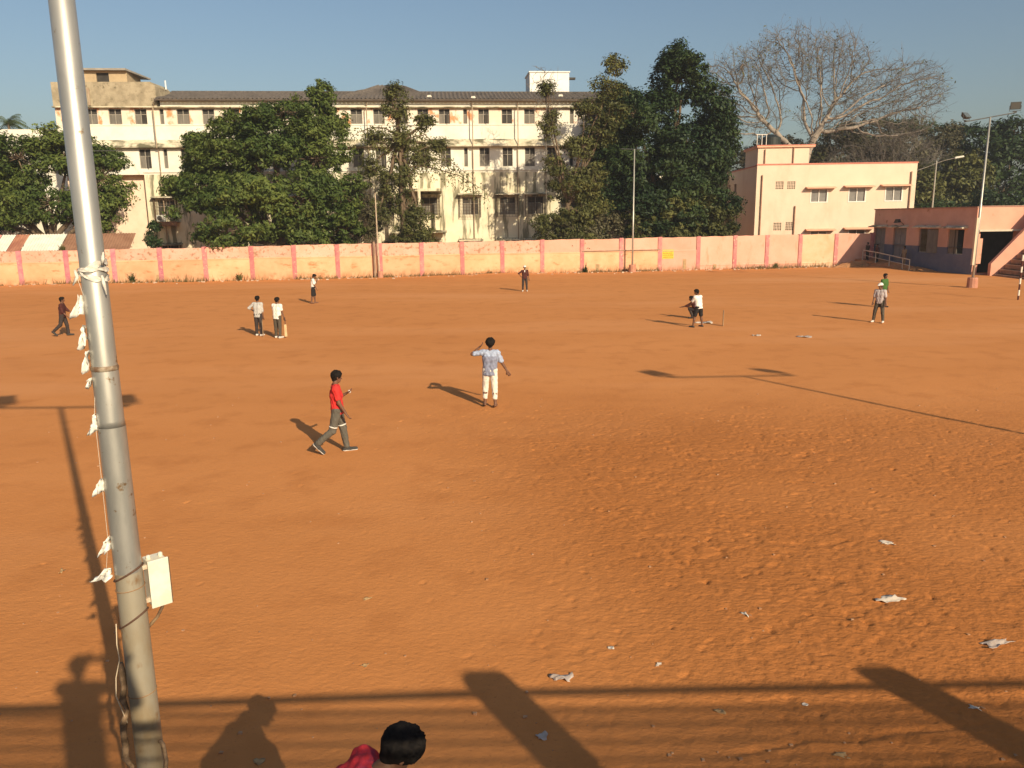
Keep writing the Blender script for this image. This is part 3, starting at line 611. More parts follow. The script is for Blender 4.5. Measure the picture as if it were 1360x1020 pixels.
sl = empty('street_lamp', (50.2, 97, 0), 0, 'grey street lamp with two curved arms rising behind the pavilion', 'street lamp')
MB().tube([(0, 0, 0), (0, 0, 11)], [.11, .07], 8).build('pole', galv, sl)
MB().tube([(0, 0, 10.7), (.8, -.3, 11.0), (1.9, -.7, 11.25)], .035, 6).build('arm', galv, sl); MB().tube([(0, 0, 10.7), (-.9, .3, 10.3), (-2.6, .6, 9.7)], .03, 6).build('arm', galv, sl)
MB().hexa([(1.7, -.85, 11.15), (2.6, -1.1, 11.3), (2.6, -.85, 11.3), (1.7, -.55, 11.15), (1.75, -.8, 11.35), (2.55, -1.05, 11.48), (2.55, -.9, 11.48), (1.75, -.6, 11.35)]).build('lamp_head', pmat('lamp_cream', (.66, .62, .52)), sl)
# floodlight mast standing outside the right edge: only its shadow reaches the picture
p = floodpole('floodlight_pole', 'floodlight pole outside the right edge casting its long shadow over the field', (17.05, 8.2, 0), 9.6, 2.4, 1.6, .02, .09, barr=.05)

# ------------------------------------------------------------------ near floodlight pole
steel = pmat('spangled_galvanised_steel', (.40, .385, .34), (.48, .46, .405), 7, rough=.42, metal=.65, stretch=(1, 1, .35), col3=(.25, .16, .08), scale3=11, lo3=.62, hi3=.70, bump=.0015, bscale=60)
steel_l = pmat('rust_stained_steel', (.40, .35, .26), (.33, .24, .13), 2.5, rough=.52, metal=.4, stretch=(1, 1, .4), col3=(.26, .14, .05), scale3=6, lo3=.56, hi3=.70, stretch3=(1, 1, .5), bump=.0015, bscale=60)
NP = empty('stepped_floodlight_pole', (-2.59, 5.0, 0), 0, 'large stepped steel pole with a white junction box in the left foreground', 'light pole')
MB().tube([(0, 0, 3.62), (0, 0, 3.66), (0, 0, 4.0), (0, 0, 4.02), (0, 0, 9.55)], [.0835, .080, .079, .0765, .062], 28).build('upper_shaft', steel, NP, True)
MB().tube([(0, 0, 2.62), (0, 0, 3.62)], [.0865, .0840], 28, False).build('middle_shaft', steel, NP, True)
MB().tube([(0, 0, .0), (0, 0, 2.62)], [.096, .0866], 28, False).build('lower_shaft', steel_l, NP, True)
MB().tube([(0, 0, 3.985), (0, 0, 3.995), (0, 0, 4.01), (0, 0, 4.02)], [.0785, .083, .082, .0775], 24).build('weld_collar', pmat('rusty_weld', (.40, .33, .24), (.16, .09, .05), 14, rough=.7, metal=.3), NP, True)
MB().tube([(-1.9, .2, 9.45), (1.75, .1, 9.5)], .05, 8).build('crossbar', galv, NP)
MB().tube([(0, 0, -.2), (0, 0, .6)], [.4, .36], 14).build('plinth', MATS['pink_plinth'], NP)
floodlight(NP, (-1.8, .2, 9.5), .4, -.6, 1.3); floodlight(NP, (1.7, .1, 9.55), .3, -.6, 1.3)
wire = pmat('rusted_wire', (.10, .05, .03), rough=.7)
for z, dz in ((2.62, .05), (2.29, .06)):
    MB().tube([(math.cos(t) * .092, math.sin(t) * .092, z + dz * math.cos(t) - dz * .3) for t in np.linspace(0, 2 * math.pi, 21)], .007, 6).build('wire_band', wire, NP)
for z in (1.72, 2.5): MB().tube([(math.cos(t) * .0925, math.sin(t) * .0925, z + .01 * math.cos(t)) for t in np.linspace(0, 2 * math.pi, 21)], .003, 5).build('thin_wire', pmat('brown_twine', (.30, .17, .08)), NP)
# junction box, its door facing the sun
jb = empty('junction_box', (.125, .12, 2.33), R(42)); jb.parent = NP; jb.scale = (.80, .80, .86)
boxm = pmat('chalky_white_box', (.74, .70, .58), (.66, .60, .46), 6, rough=.6, col3=(.34, .22, .13), scale3=11, lo3=.66, hi3=.72, obj=True)
MB().box(-.075, .075, -.07, .09, 0, .38).build('case', boxm, jb, bevel=.008)
MB().box(-.085, .085, -.088, -.071, -.008, .388).build('lid', boxm, jb, bevel=.005)
MB().box(.085, .091, -.088, -.06, .0, .38).build('hinge_edge', pmat('brown_rubber', (.10, .06, .035)), jb)
for x in (-.05, .05): MB().tube([(x, .0, .375), (x, .0, .40), (x, .0, .412)], [.017, .02, .012], 10).build('top_bolt', boxm, jb)
for z in (.05, .33): MB().box(-.115, -.076, -.03, .0, z - .018, z + .018).build('bracket', pmat('rust_bracket', (.42, .27, .18), (.6, .5, .38), 20), jb)
MB().tube([(.02, .0, .0), (.03, .02, -.06), (-.02, .03, -.14), (-.10, .03, -.20)], .014, 8).build('cable', pmat('tan_cable', (.26, .17, .09), (.12, .07, .04), 12), jb, True)
rc = random.Random(5); pts = []
for k in range(16): pts.append((-.118 + rc.uniform(-.012, .012) - (.03 if 4 < k < 9 else 0), -.03 + rc.uniform(-.01, .01), 1.95 - k * .09))
MB().tube(pts, [.018 + rc.uniform(-.006, .008) for _ in pts], 7).build('hanging_cable', pmat('dusty_cable', (.14, .09, .05), (.30, .2, .12), 15, bump=.003), NP, True)
MB().tube([(-.105, -.04, 2.25), (-.112, -.05, 2.1), (-.10, -.06, 2.0), (-.14, -.06, 1.86), (-.155, -.06, 1.72), (-.13, -.05, 1.60), (-.11, -.04, 1.5)], .004, 5).build('loose_wire', pmat('pale_wire', (.6, .48, .33)), NP, True)
MB().tube([(.10, -.03, 1.05), (.13, -.04, 1.2), (.12, -.04, 1.33), (.10, -.04, 1.36)], .014, 6).build('cable_loop', MATS['dusty_cable'], NP, True)

# cloth strip knotted round the pole, with a string of plastic scraps below it
plastic = pmat('crumpled_white_plastic', (.80, .78, .72), (.66, .62, .55), 14, rough=.5, bump=.004, bscale=50, obj=True)
rag = empty('knotted_rag', (-2.59, 5.0, 4.62), 0, 'dirty white cloth strip knotted around the near pole', 'rag')
ragm = pmat('soiled_white_cloth', (.70, .66, .58), (.50, .45, .38), 18, rough=.9, bump=.006, bscale=45)
for q_, (dz, tl, rr0, wd) in enumerate(((.012, .035, .082, .022), (-.025, -.032, .084, .020), (-.005, .012, .087, .016))):
    Vr = []; gr = np.random.default_rng(q_ + 3)
    for k in range(57):
        t = 2 * math.pi * k / 56
        for e in (-1, -.3, .35, 1):
            rr1 = rr0 + .004 * math.sin(9 * t + e * 3 + q_) + gr.normal(0, .0015); Vr.append((math.cos(t) * rr1, math.sin(t) * rr1, dz + tl * math.cos(t + .4 * q_) + e * wd * (.75 + .3 * math.sin(5 * t + q_))))
    Fr = [(k * 4 + e, k * 4 + 4 + e, k * 4 + 5 + e, k * 4 + 1 + e) for k in range(56) for e in range(3)]
    np_obj('wrap', Vr, Fr, ragm, rag, True)
for x, z, l in ((.085, .05, .06), (.075, -.06, -.09), (-.085, -.02, -.07)):
    MB().tube([(x, -.05, z - l * .3), (x + .012, -.06, z + l * .3), (x + .02 * (1 if x > 0 else -1), -.06, z + l)], [.008, .012, .004], 6).build('knot_end', ragm, rag, True)
bt = empty('scrap_bunting', (-2.59, 5.0, 0), 0, 'string of white plastic scraps hanging down the left side of the pole', 'bunting')
FL = [(-.085, 4.41, .085, .11), (-.080, 4.22, .06, .13), (-.080, 4.06, .065, .12), (-.075, 3.925, .035, .05), (-.088, 3.65, .07, .10), (-.092, 3.24, .07, .09), (-.098, 2.83, .075, .085), (-.13, 2.63, .15, .07)]
sp_ = [(-.080, -.06, 4.60)] + [(f[0] + .035 - (.02 if f[1] < 3.7 else 0), -.055, f[1] + f[3] / 2) for f in FL]
MB().tube(sp_, .0013, 4).build('string', pmat('pale_string', (.62, .56, .46)), bt)
def scrap(name, c, wd, ht, seed, par, mat, flat=False, left=True, n=7):
    g = np.random.default_rng(seed); Vv = []; Ff = []
    for j in range(n):
        for i in range(n):
            u, v = i / (n - 1), j / (n - 1)
            if flat:
                x = (u - .5) * wd * (1 + .25 * math.sin(v * 5 + seed)); y = (v - .5) * ht * (1 + .3 * math.sin(u * 4 + seed)); z = .012 + min(wd, .3) * (abs(g.normal(0, .05)) + .13 * max(0, math.sin(u * 6 + v * 3 + seed)))
                Vv.append((c[0] + x, c[1] + y, c[2] + z))
            else:
                spread = .12 + .88 * (1 - v)
                x = -u * wd * spread if left else u * wd * spread
                Vv.append((c[0] + .3 * wd + x, c[1] + g.normal(0, .010) + .022 * math.sin(u * 9 + seed), c[2] + (v - .5) * ht - .03 * u * (1 - v) + g.normal(0, .006)))
    for j in range(n - 1):
        for i in range(n - 1): k = j * n + i; Ff.append((k, k + 1, k + 1 + n, k + n))
    o = np_obj(name, Vv, Ff, mat, par, True)
    s_ = o.modifiers.new('thick', 'SOLIDIFY'); s_.thickness = .002
    return o
for i, (x, z, wd, ht) in enumerate(FL): scrap('plastic_scrap', (x, -.06, z), wd, ht, 40 + i, bt, plastic)

# ------------------------------------------------------------------ spectators' stand under and behind the camera
stand = empty('spectator_stand', (0, 0, 0), 0, 'concrete stepped stand below the viewpoint', 'stand')
cm = pmat('stand_concrete', (.42, .34, .26), (.50, .42, .33), 1.5, bump=.01)
for k, (y1, z) in enumerate([(5.4, .35), (4.7, .70), (4.0, 1.05), (3.3, 1.4), (2.7, 1.9), (2.1, 2.4), (1.45, 2.9), (.62, 3.38)]):
    MB().box(-26, 26, -8 if k == 7 else y1 - 1.2, y1, -.2, z).build('step', cm, stand)
for x in (4.05, 8.35, 12.65, -8.9, -13.2):
    MB().box(x - .25, x + .25, .43, .69, 3.38, 4.36).build('rail_pillar', cm, stand, bevel=.09)
mb = MB()
for k in range(1040): mb.tube([(-13 + k * .025, .57, 3.4), (-13 + k * .025, .57, 4.0)], .0042, 3, False)
for k in range(22): mb.tube([(-13.2, .57, 3.43 + k * .026), (13, .57, 3.43 + k * .026)], .0045, 3, False)
for k in range(4): mb.tube([(-13.2, .57, 3.5 + k * .15), (13, .57, 3.5 + k * .15)], .012, 6, False)
o = mb.build('rail_mesh', iron, stand); o['kind'] = 'stuff'
MB().tube([(-13.2, .57, 3.95), (-1, .57, 4.03), (3.8, .57, 4.13), (13, .57, 4.19)], .042, 10).build('top_rail', galv, stand)

# ------------------------------------------------------------------ trees
def leaf_arrays(C, Nn, size, g):
    n = len(C); Nn = Nn / np.maximum(np.linalg.norm(Nn, axis=1, keepdims=True), 1e-6)
    r_ = g.normal(size=(n, 3)); a = np.cross(Nn, r_); a /= np.maximum(np.linalg.norm(a, axis=1, keepdims=True), 1e-6); b = np.cross(Nn, a)
    s = (size * g.uniform(.4, 1.65, n))[:, None]
    V_ = np.stack([C - a * s, C + b * s * .45 + Nn * s * .18, C + a * s * 1.05, C - b * s * .45 + Nn * s * .18], 1).reshape(-1, 3)
    return V_, np.arange(n * 4).reshape(n, 4)
def blob_points(lobes, n, g, inner=.45):
    vol = np.array([l[3] * l[4] * l[5] for l in lobes]) ** .72; vol = vol / vol.sum(); out = []
    for l, f in zip(lobes, vol):
        k = max(3, int(n * f)); d = g.normal(size=(k, 3)); d /= np.linalg.norm(d, axis=1, keepdims=True)
        rr = inner + (1 - inner) * g.random(k) ** .5
        out.append(np.array(l[:3]) + d * rr[:, None] * np.array(l[3:6]))
    return np.concatenate(out)
def segs_mesh(P, Q, rp, rq, n=5):
    D = Q - P; L_ = np.maximum(np.linalg.norm(D, axis=1, keepdims=True), 1e-6); D = D / L_
    ref = np.where(np.abs(D[:, 2:3]) < .9, np.array([[0, 0, 1.]]), np.array([[1., 0, 0]])); A = np.cross(D, ref); A /= np.linalg.norm(A, axis=1, keepdims=True); B = np.cross(D, A)
    t = np.arange(n) * 2 * np.pi / n; ring = A[:, None] * np.cos(t)[None, :, None] + B[:, None] * np.sin(t)[None, :, None]
    V_ = np.concatenate([P[:, None] + ring * rp[:, None, None], Q[:, None] + ring * rq[:, None, None]], 1).reshape(-1, 3)
    k = np.arange(n); f = np.stack([k, (k + 1) % n, (k + 1) % n + n, k + n], -1); F_ = (np.arange(len(P))[:, None, None] * 2 * n + f[None]).reshape(-1, 4)
    return V_, F_
bark = pmat('brown_bark', (.10, .07, .045), (.16, .115, .075), 4, rough=.95, bump=.02, bscale=12, stretch=(1, 1, .3))
pale_bark = pmat('pale_grey_bark', (.215, .182, .15), (.30, .255, .21), 2, rough=.9, bump=.01, bscale=12, stretch=(1, 1, .4))
def leafy(name, label, base, lobes, nclump, per, size, m, seed, trunk=.3, fork=2.5, clump_r=.6, group=None, inner=.45, droop=.0):
    """lobes in metres relative to base; each clump is a spray of leaves at a branch end"""
    g = np.random.default_rng(seed); T = empty(name, base, 0, label, 'tree', group)
    sub = []
    for l in lobes:
        r0 = min(l[3:6]); sub.append(tuple(l[:3]) + tuple(.72 * q for q in l[3:6]))
        for k in range(9):
            d_ = g.normal(size=3); d_ /= np.linalg.norm(d_); c_ = np.array(l[:3]) + d_ * np.array(l[3:6]) * g.uniform(.6, .9); q = g.uniform(.26, .46); sub.append(tuple(c_) + (l[3] * q, l[4] * q, l[5] * q * .85))
    C = blob_points(sub, nclump, g, inner); C = C[C[:, 2] > .6]
    cen = np.mean([l[:3] for l in lobes], 0)
    cr_ = clump_r * g.uniform(.55, 1.45, len(C)); tn = np.clip(g.beta(1.5, 2.0, len(C)) * .8 + .35 * np.sin(C[:, 0] * .55 + seed) * np.cos(C[:, 2] * .5), 0, 1)
    ctr = np.repeat(C, per, 0); R_ = np.repeat(cr_, per)
    d = g.normal(size=(len(ctr), 3)); d /= np.linalg.norm(d, axis=1, keepdims=True)
    P = ctr + d * (R_ * g.random(len(ctr)) ** .45)[:, None] * np.array([1.1, 1.1, .72])
    P[:, 2] -= droop * np.abs(g.normal(0, 1, len(P)))
    out = P - cen; out /= np.linalg.norm(out, axis=1, keepdims=True)
    Nn = d * .7 + out * .45 + g.normal(0, .45, P.shape) + np.array([0, 0, .45])
    ok = P[:, 2] > .3; P, Nn = P[ok], Nn[ok]; tt = np.clip(np.repeat(tn, per)[ok] + g.normal(0, .12, len(P)), 0, 1)
    V_, F_ = leaf_arrays(P, Nn, size, g); me = np_mesh('crown', V_, F_, m); tint(me, tt); link(bpy.data.objects.new('crown', me), T)
    # trunk and limbs
    tb = MB(); top = Vector((0, 0, fork))
    tb.tube([(0, 0, -.3), (.03, .02, fork * .5), top], [trunk * 1.3, trunk, trunk * .85], 9)
    P_, Q_, a_, b_ = [], [], [], []
    for l in lobes:
        c = np.array(l[:3]); t0 = np.array(top); prev = t0
        for k in range(1, 6):
            q = t0 + (c - t0) * k / 5 + g.normal(0, .12, 3) * np.linalg.norm(c - t0) / 8; P_.append(prev); Q_.append(q); a_.append(trunk * .75 * (1 - (k - 1) / 6)); b_.append(trunk * .75 * (1 - k / 6)); prev = q
        near_ = C[np.argsort(np.linalg.norm((C - c) / np.array(l[3:6]), axis=1))[:40]]
        for q in near_[g.permutation(len(near_))[:26]]:
            mid = (c + q) / 2 + g.normal(0, .2, 3); P_ += [c, mid]; Q_ += [mid, q]; a_ += [trunk * .14, trunk * .08]; b_ += [trunk * .08, .012]
    v2, f2 = segs_mesh(np.array(P_), np.array(Q_), np.array(a_), np.array(b_), 6)
    V_ = np.concatenate([np.array([tuple(p) for p in tb.v]), v2]); fs = [f for f in tb.f if len(f) == 4] + [tuple(x + len(tb.v) for x in f) for f in f2]
    np_obj('trunk', V_, np.array(fs), bark, T, True)
    return T
mid_green = leafmat('mid_green_leaves', (.048, .080, .017), (.150, .185, .040))
dark_green = leafmat('dark_green_leaves', (.013, .030, .010), (.050, .078, .020), .15)
olive = leafmat('olive_leaves', (.066, .074, .022), (.150, .150, .044))
brownish = leafmat('dusty_brown_leaves', (.072, .066, .034), (.135, .120, .062), .2)
yellowg = leafmat('yellow_green_leaves', (.07, .085, .018), (.15, .15, .035), .3)

leafy('broadleaf_tree', 'big round mid green tree leaning over the wall before the white building', (-21.4, 73.8, 0),
      [(-6.2, -.8, 7.6, 3.4, 3.0, 2.6), (-3.6, .5, 10.8, 4.0, 3.6, 3.4), (.5, .8, 12.2, 4.2, 3.6, 3.2), (4.2, 0, 10.4, 3.6, 3.4, 3.4), (6.2, -.5, 7.2, 2.6, 3.0, 2.8), (-2.5, -2, 7.0, 4.2, 3.2, 3.0), (3.0, -1.8, 6.6, 4.0, 3.2, 3.0), (-3.0, -3.8, 4.0, 3.6, 2.4, 1.7), (2.8, -1.5, 4.2, 3.8, 2.4, 1.6), (-6.8, .5, 10.0, 1.6, 1.8, 1.3), (6.5, -.6, 4.2, 1.8, 2.0, 1.6), (-8.4, 0, 8.0, 1.4, 1.4, .8), (-6.4, .4, 12.0, .9, .9, .9), (1.2, 1, 14.4, 3.4, 2.4, 1.5), (-2.6, 1, 13.6, 2.6, 2, 1.4)],
      1450, 62, .145, mid_green, 11, .42, 2.6, .62)
leafy('slender_tree', 'slender bright green tree top rising above the tiled roof', (-17.6, 77.5, 0),
      [(0, 0, 14.4, 2.0, 1.6, 2.2), (.4, 0, 16.3, 1.2, 1.1, 1.2), (-1.8, 0, 14.8, .9, .9, 1.2), (1.9, 0, 13.6, 1.0, .9, 1.3)], 260, 40, .125, yellowg if False else mid_green, 12, .15, 9, .45)
leafy('broadleaf_tree', 'dark green spreading tree over the tin shed behind the near pole', (-41.5, 73.5, .5),
      [(-6, 0, 9.5, 3.4, 3.2, 2.8), (-2, 0, 10.2, 3.6, 3.2, 2.6), (2.4, 0, 10.4, 3.2, 3.0, 2.6), (5.4, 0, 8.6, 2.8, 2.6, 2.8), (-4, -1, 6.2, 3.6, 2.6, 2.4), (1, -1, 6.2, 3.6, 2.6, 2.2), (5.2, -.5, 5.4, 2.2, 2.2, 1.8), (-8, 0, 6.5, 2.6, 2.6, 2.6)], 1150, 50, .145, mid_green, 13, .38, 2.6, .60)
leafy('creeper_tree', 'tall narrow creeper clad tree standing before the white building', (-9.9, 75.5, 0),
      [(0, 0, 3.4, 1.9, 1.5, 1.6), (.3, 0, 6.0, 1.5, 1.3, 1.8), (0, 0, 8.8, 1.5, 1.2, 1.8), (0, 0, 11.6, 1.6, 1.2, 1.9), (-.2, 0, 14.4, 1.3, 1.1, 1.7), (-.6, 0, 16.2, .9, .9, .9), (-2.4, 0, 12.2, 1.0, .8, .7), (2.4, 0, 13.4, 1.1, .8, .8), (1.9, 0, 3.2, 1.5, 1.2, 1.0), (-2.4, -.4, 5.0, 1.2, 1.0, 1.8), (-1.6, 0, 8.2, .9, .9, 1.3), (-3.0, 0, 9.6, 1.4, 1.0, 1.0), (1.8, 0, 10.6, 1.3, 1.0, 1.0), (3.6, 0, 11.6, 1.0, .8, .6), (1.4, -.4, 5.2, 1.4, 1.0, 1.4)], 620, 32, .115, olive, 14, .30, 12, .52, inner=.2)
leafy('young_tree', 'loose small green tree with a bare twiggy top beside the dark tree', (5.4, 76.5, 0),
      [(-1.2, 0, 4.2, 2.6, 1.8, 1.9), (1.6, 0, 5.2, 2.6, 1.8, 2.2), (.2, 0, 7.6, 2.9, 1.8, 1.8), (2.4, 0, 8.6, 1.8, 1.5, 1.6), (3.0, .3, 12.6, 1.4, 1.2, 1.3), (-1.2, 0, 9.8, 1.3, 1.2, 1.0), (1.3, 0, 11.2, 1.6, 1.4, 1.4), (-1.6, 0, 13.4, 1.2, 1.0, 1.2), (1.8, 0, 14.4, 1.5, 1.3, 1.2), (3.6, 0, 16.2, 1.6, 1.2, 1.4), (3.8, .4, 14.0, 1.8, 1.4, 1.6), (-1.9, 0, 16.6, .6, .5, 1.0), (4.4, .4, 18.4, 1.1, .9, .9), (.5, -1, 2.6, 2.6, 1.6, 1.2)], 860, 36, .12, olive, 15, .22, 6, .52, inner=.25)
leafy('dense_dark_tree', 'tall dense very dark green tree towering over the wall', (15.6, 81.0, 0),
      [(-3.2, 0, 14.6, 3.2, 3.0, 3.4), (-5.2, .6, 15.6, 1.8, 1.6, 2.0), (-6.2, .6, 12.6, 2.0, 1.6, 3.0), (-6.0, 0, 7.6, 2.2, 1.8, 3.2), (-5.0, .4, 10.5, 1.8, 1.8, 2.8), (1.0, 0, 17.6, 3.0, 2.8, 3.0), (.9, 0, 19.6, 1.7, 1.7, 1.7), (4.2, 0, 15.4, 2.5, 2.6, 3.6), (4.6, .3, 11.0, 2.2, 2.6, 3.4), (-3.0, 0, 10.6, 3.0, 3.0, 3.6), (1.2, -.5, 12.0, 3.8, 3.2, 4.0), (1.0, -.5, 8.4, 3.6, 2.6, 2.6), (3.6, 0, 8.2, 2.2, 2.2, 2.2), (-2.2, -.6, 5.6, 3.6, 2.8, 3.4), (2.6, -.6, 6.0, 3.8, 2.8, 3.6), (4.4, -.4, 4.2, 2.0, 2.2, 2.4), (-.2, -1.0, 3.2, 4.6, 2.4, 2.0)], 2900, 46, .155, dark_green, 16, .5, 3, .66)
leafy('dry_bush', 'brownish dusty bush spilling against the wall below the small green tree', (7.8, 77.0, 0), [(-2.4, -.4, 3.2, 2.2, 1.4, 2.0), (-.2, -.4, 4.0, 2.2, 1.4, 2.6), (1.8, 0, 3.2, 1.8, 1.4, 2.0)], 260, 30, .14, brownish, 17, .1, 1.0, .5)
leafy('roadside_bush', 'brownish bush at the foot of the dark tree behind the yellow notice', (16.6, 78.6, 0), [(-4.2, 0, 3.8, 1.8, 1.2, 2.2), (-1, 0, 4.2, 2.4, 1.3, 2.8), (2, 0, 5.0, 2.6, 1.3, 3.4), (4.2, 0, 4.4, 1.8, 1.2, 2.6)], 420, 30, .14, olive, 18, .1, 1.0, .5)
leafy('dry_bush', 'yellowish half dry shrub behind the wall between big green tree and utility pole', (-14.0, 74.6, 0), [(-1.2, 0, 3.6, 1.6, 1.2, 1.8), (.8, 0, 4.6, 1.6, 1.2, 2.2), (0, 0, 6.8, 1.4, 1.0, 1.6)], 170, 26, .13, brownish, 20, .1, 1.4, .5)
leafy('small_bush', 'dark small bush between the tin shed and the white building', (-32.0, 72.8, 0), [(0, 0, 3.6, .7, .6, 1.0), (.2, 0, 4.6, .4, .4, .4)], 30, 24, .12, dark_green, 19, .08, 1.6, .35)
# background trees at right
BG = [('grey brown leafless looking tree behind the pavilion roof', (48, 116, 0), [(-5, 0, 12.4, 4, 3, 4), (0, 0, 14.2, 5, 3, 4), (5, 0, 13, 4.5, 3, 4), (9, 0, 11, 4, 3, 4), (-1, 0, 7, 8, 3, 4.5)], 900, 26, .19, brownish, 21, .7),
      ('dusty olive tree directly behind the cream block parapet', (36, 121, 0), [(-4, 0, 11.6, 4, 3, 4), (3, 0, 13.4, 5, 3, 4), (0, 0, 8, 7, 3, 4)], 620, 26, .2, brownish, 22, .7),
      ('dense dark tree rising behind the tilted floodlight crossbar', (70.5, 116, 0), [(-3, 0, 13.6, 4, 3, 4), (0, 0, 16.0, 3.2, 3, 3), (4, 0, 12.6, 5, 3, 4.5), (-1, -1, 8, 7, 3, 4), (-1, -1, 4, 8, 3, 3.5), (8, 0, 14, 3.5, 3, 3)], 900, 26, .27, dark_green, 23, .95),
      ('yellow green tree between street lamp and floodlight pole', (57.5, 109, 0), [(-3, 0, 9, 3.4, 2.5, 3.4), (1.8, 0, 10.4, 3.6, 2.5, 3), (0, 0, 5, 6, 2.5, 3.4), (4.5, 0, 9, 3, 2.5, 3)], 620, 26, .22, olive, 24, .75),
      ('flat topped tree on the skyline left of the floodlight pole', (66.5, 128, 0), [(-4, 0, 18.0, 4.2, 3, 1.3), (2.6, 0, 17.3, 3.4, 3, 1.0), (-1, 0, 15.4, 3, 2, 1.0)], 230, 24, .2, dark_green, 25, .7),
      ('flat topped olive tree on the skyline behind the bare tree', (57, 131, 0), [(-4, 0, 17.6, 4.6, 3, 1.5), (3.6, 0, 18.2, 4.4, 3, 1.4), (0, 0, 15, 6, 3, 2), (-6, 0, 13, 5, 3, 3)], 420, 24, .22, olive, 26, .8),
      ('broad olive grey tree filling the gap behind the street lamp', (60.5, 119, 0), [(-4, 0, 13, 4, 3, 4), (2, 0, 14, 4.5, 3, 3.6), (-1, 0, 8, 7, 3, 4.5), (6, 0, 12, 4, 3, 4)], 800, 28, .19, brownish, 30, .7),
      ('hazy green tree between the dark tree and cream block', (30.0, 124, 0), [(-1.4, 0, 13, 2.6, 2, 3), (1.4, 0, 10, 3.4, 2, 4), (-1, 0, 17.0, 1.2, 1.2, 1.8)], 200, 22, .22, olive, 27, .75),
      ('low dark hedge tree behind the pavilion roof at right', (60, 101, 0), [(-7, 0, 4.5, 4, 2, 3), (0, 0, 5.0, 5, 2, 3), (7, 0, 5.2, 5, 2, 3.4), (13, 0, 6, 4, 2, 4)], 560, 26, .24, dark_green, 28, .8),
      ('dark tree at far left edge behind the shed', (-57, 86, 0), [(-3, 0, 9, 4, 3, 4), (3, 0, 8, 4, 3, 4), (0, 0, 4, 6, 3, 3)], 420, 26, .26, dark_green, 29, .85)]
for lab, b_, lob, n_, per, sz, m_, sd, cl in BG: leafy('background_tree', lab, b_, lob, n_, per, sz, m_, sd, .3, 3, cl, group='trees far behind the field')

# space colonisation for the big leafless tree
def colonise(attr, starts, step, kill, infl, iters, seed):
    g = np.random.default_rng(seed); nodes = [np.array(s, float) for s in starts]; par = [-1] + list(range(len(starts) - 1))
    A = attr.copy(); best = np.full(len(A), 1e9); idx = np.zeros(len(A), int)
    def upd(i0):
        nonlocal best, idx
        for i in range(i0, len(nodes)):
            d = np.linalg.norm(A - nodes[i], axis=1); m = d < best; best[m] = d[m]; idx[m] = i
    upd(0)
    for _ in range(iters):
        if len(A) == 0: break
        act = best < infl
        if not act.any(): break
        n0 = len(nodes); dirs = {}
        D = A[act] - np.array(nodes)[idx[act]]; D /= np.maximum(np.linalg.norm(D, axis=1, keepdims=True), 1e-6)
        ii = idx[act]; u, inv = np.unique(ii, return_inverse=True); S = np.zeros((len(u), 3)); np.add.at(S, inv, D)
        S /= np.maximum(np.linalg.norm(S, axis=1, keepdims=True), 1e-6); S += g.normal(0, .14, S.shape); S /= np.linalg.norm(S, axis=1, keepdims=True)
        base = np.array(nodes)[u]
        for k in range(len(u)): nodes.append(base[k] + S[k] * step); par.append(int(u[k]))
        upd(n0); keep = best > kill; A, best, idx = A[keep], best[keep], idx[keep]
        if len(nodes) > 15000: break
    return np.array(nodes), np.array(par)
def bare_tree(name, label, base, lobes, trunk_pts, n_attr, seed, r_tip=.022, expn=2.3, m=pale_bark, step=.55, kill=.8, infl=9.0, twig=4, twl=.9):
    g = np.random.default_rng(seed); T = empty(name, base, 0, label, 'tree')
    attr = blob_points(lobes, n_attr, g, .25)
    Nn, P = colonise(attr, trunk_pts, step, kill, infl, 140, seed)
    n = len(Nn); rad = np.zeros(n); ch = np.bincount(P[P >= 0], minlength=n); rad[ch == 0] = r_tip ** expn
    for i in range(n - 1, 0, -1): rad[P[i]] += rad[i]
    rad = rad ** (1 / expn)
    i = np.arange(1, n); big = rad[i] > .07
    v1, f1 = segs_mesh(Nn[P[i[big]]], Nn[i[big]], np.minimum(rad[P[i[big]]], rad[i[big]] * 1.35), rad[i[big]], 8)
    v2, f2 = segs_mesh(Nn[P[i[~big]]], Nn[i[~big]], np.minimum(rad[P[i[~big]]], rad[i[~big]] * 1.4), rad[i[~big]], 4)
    np_obj('trunk', np.concatenate([v1]), f1, m, T, True)
    tips = np.where(rad < .05)[0]; dirs = Nn[tips] - Nn[np.maximum(P[tips], 0)]
    t = np.repeat(Nn[tips], twig, 0); d = np.repeat(dirs, twig, 0); d /= np.maximum(np.linalg.norm(d, axis=1, keepdims=True), 1e-6)
    d = d + g.normal(0, .55, d.shape); q = t + d * (g.uniform(.4, 1.0, len(t)) * twl)[:, None]
    q2 = q + (d + g.normal(0, .4, d.shape)) * (twl * .45)
    v3, f3 = segs_mesh(np.concatenate([t, q]), np.concatenate([q, q2]), np.full(2 * len(t), .016), np.full(2 * len(t), .010), 3)
    off = len(v2); V_ = np.concatenate([v2, v3]); F_ = np.concatenate([f2, np.zeros((0, 4), int)])
    cr_ = np_obj('crown', V_, np.concatenate([f2, f3 + off]), pmat('grey_twigs', (.125, .11, .095), (.18, .158, .132), 1.5, rough=.9), T)
    return T, q2
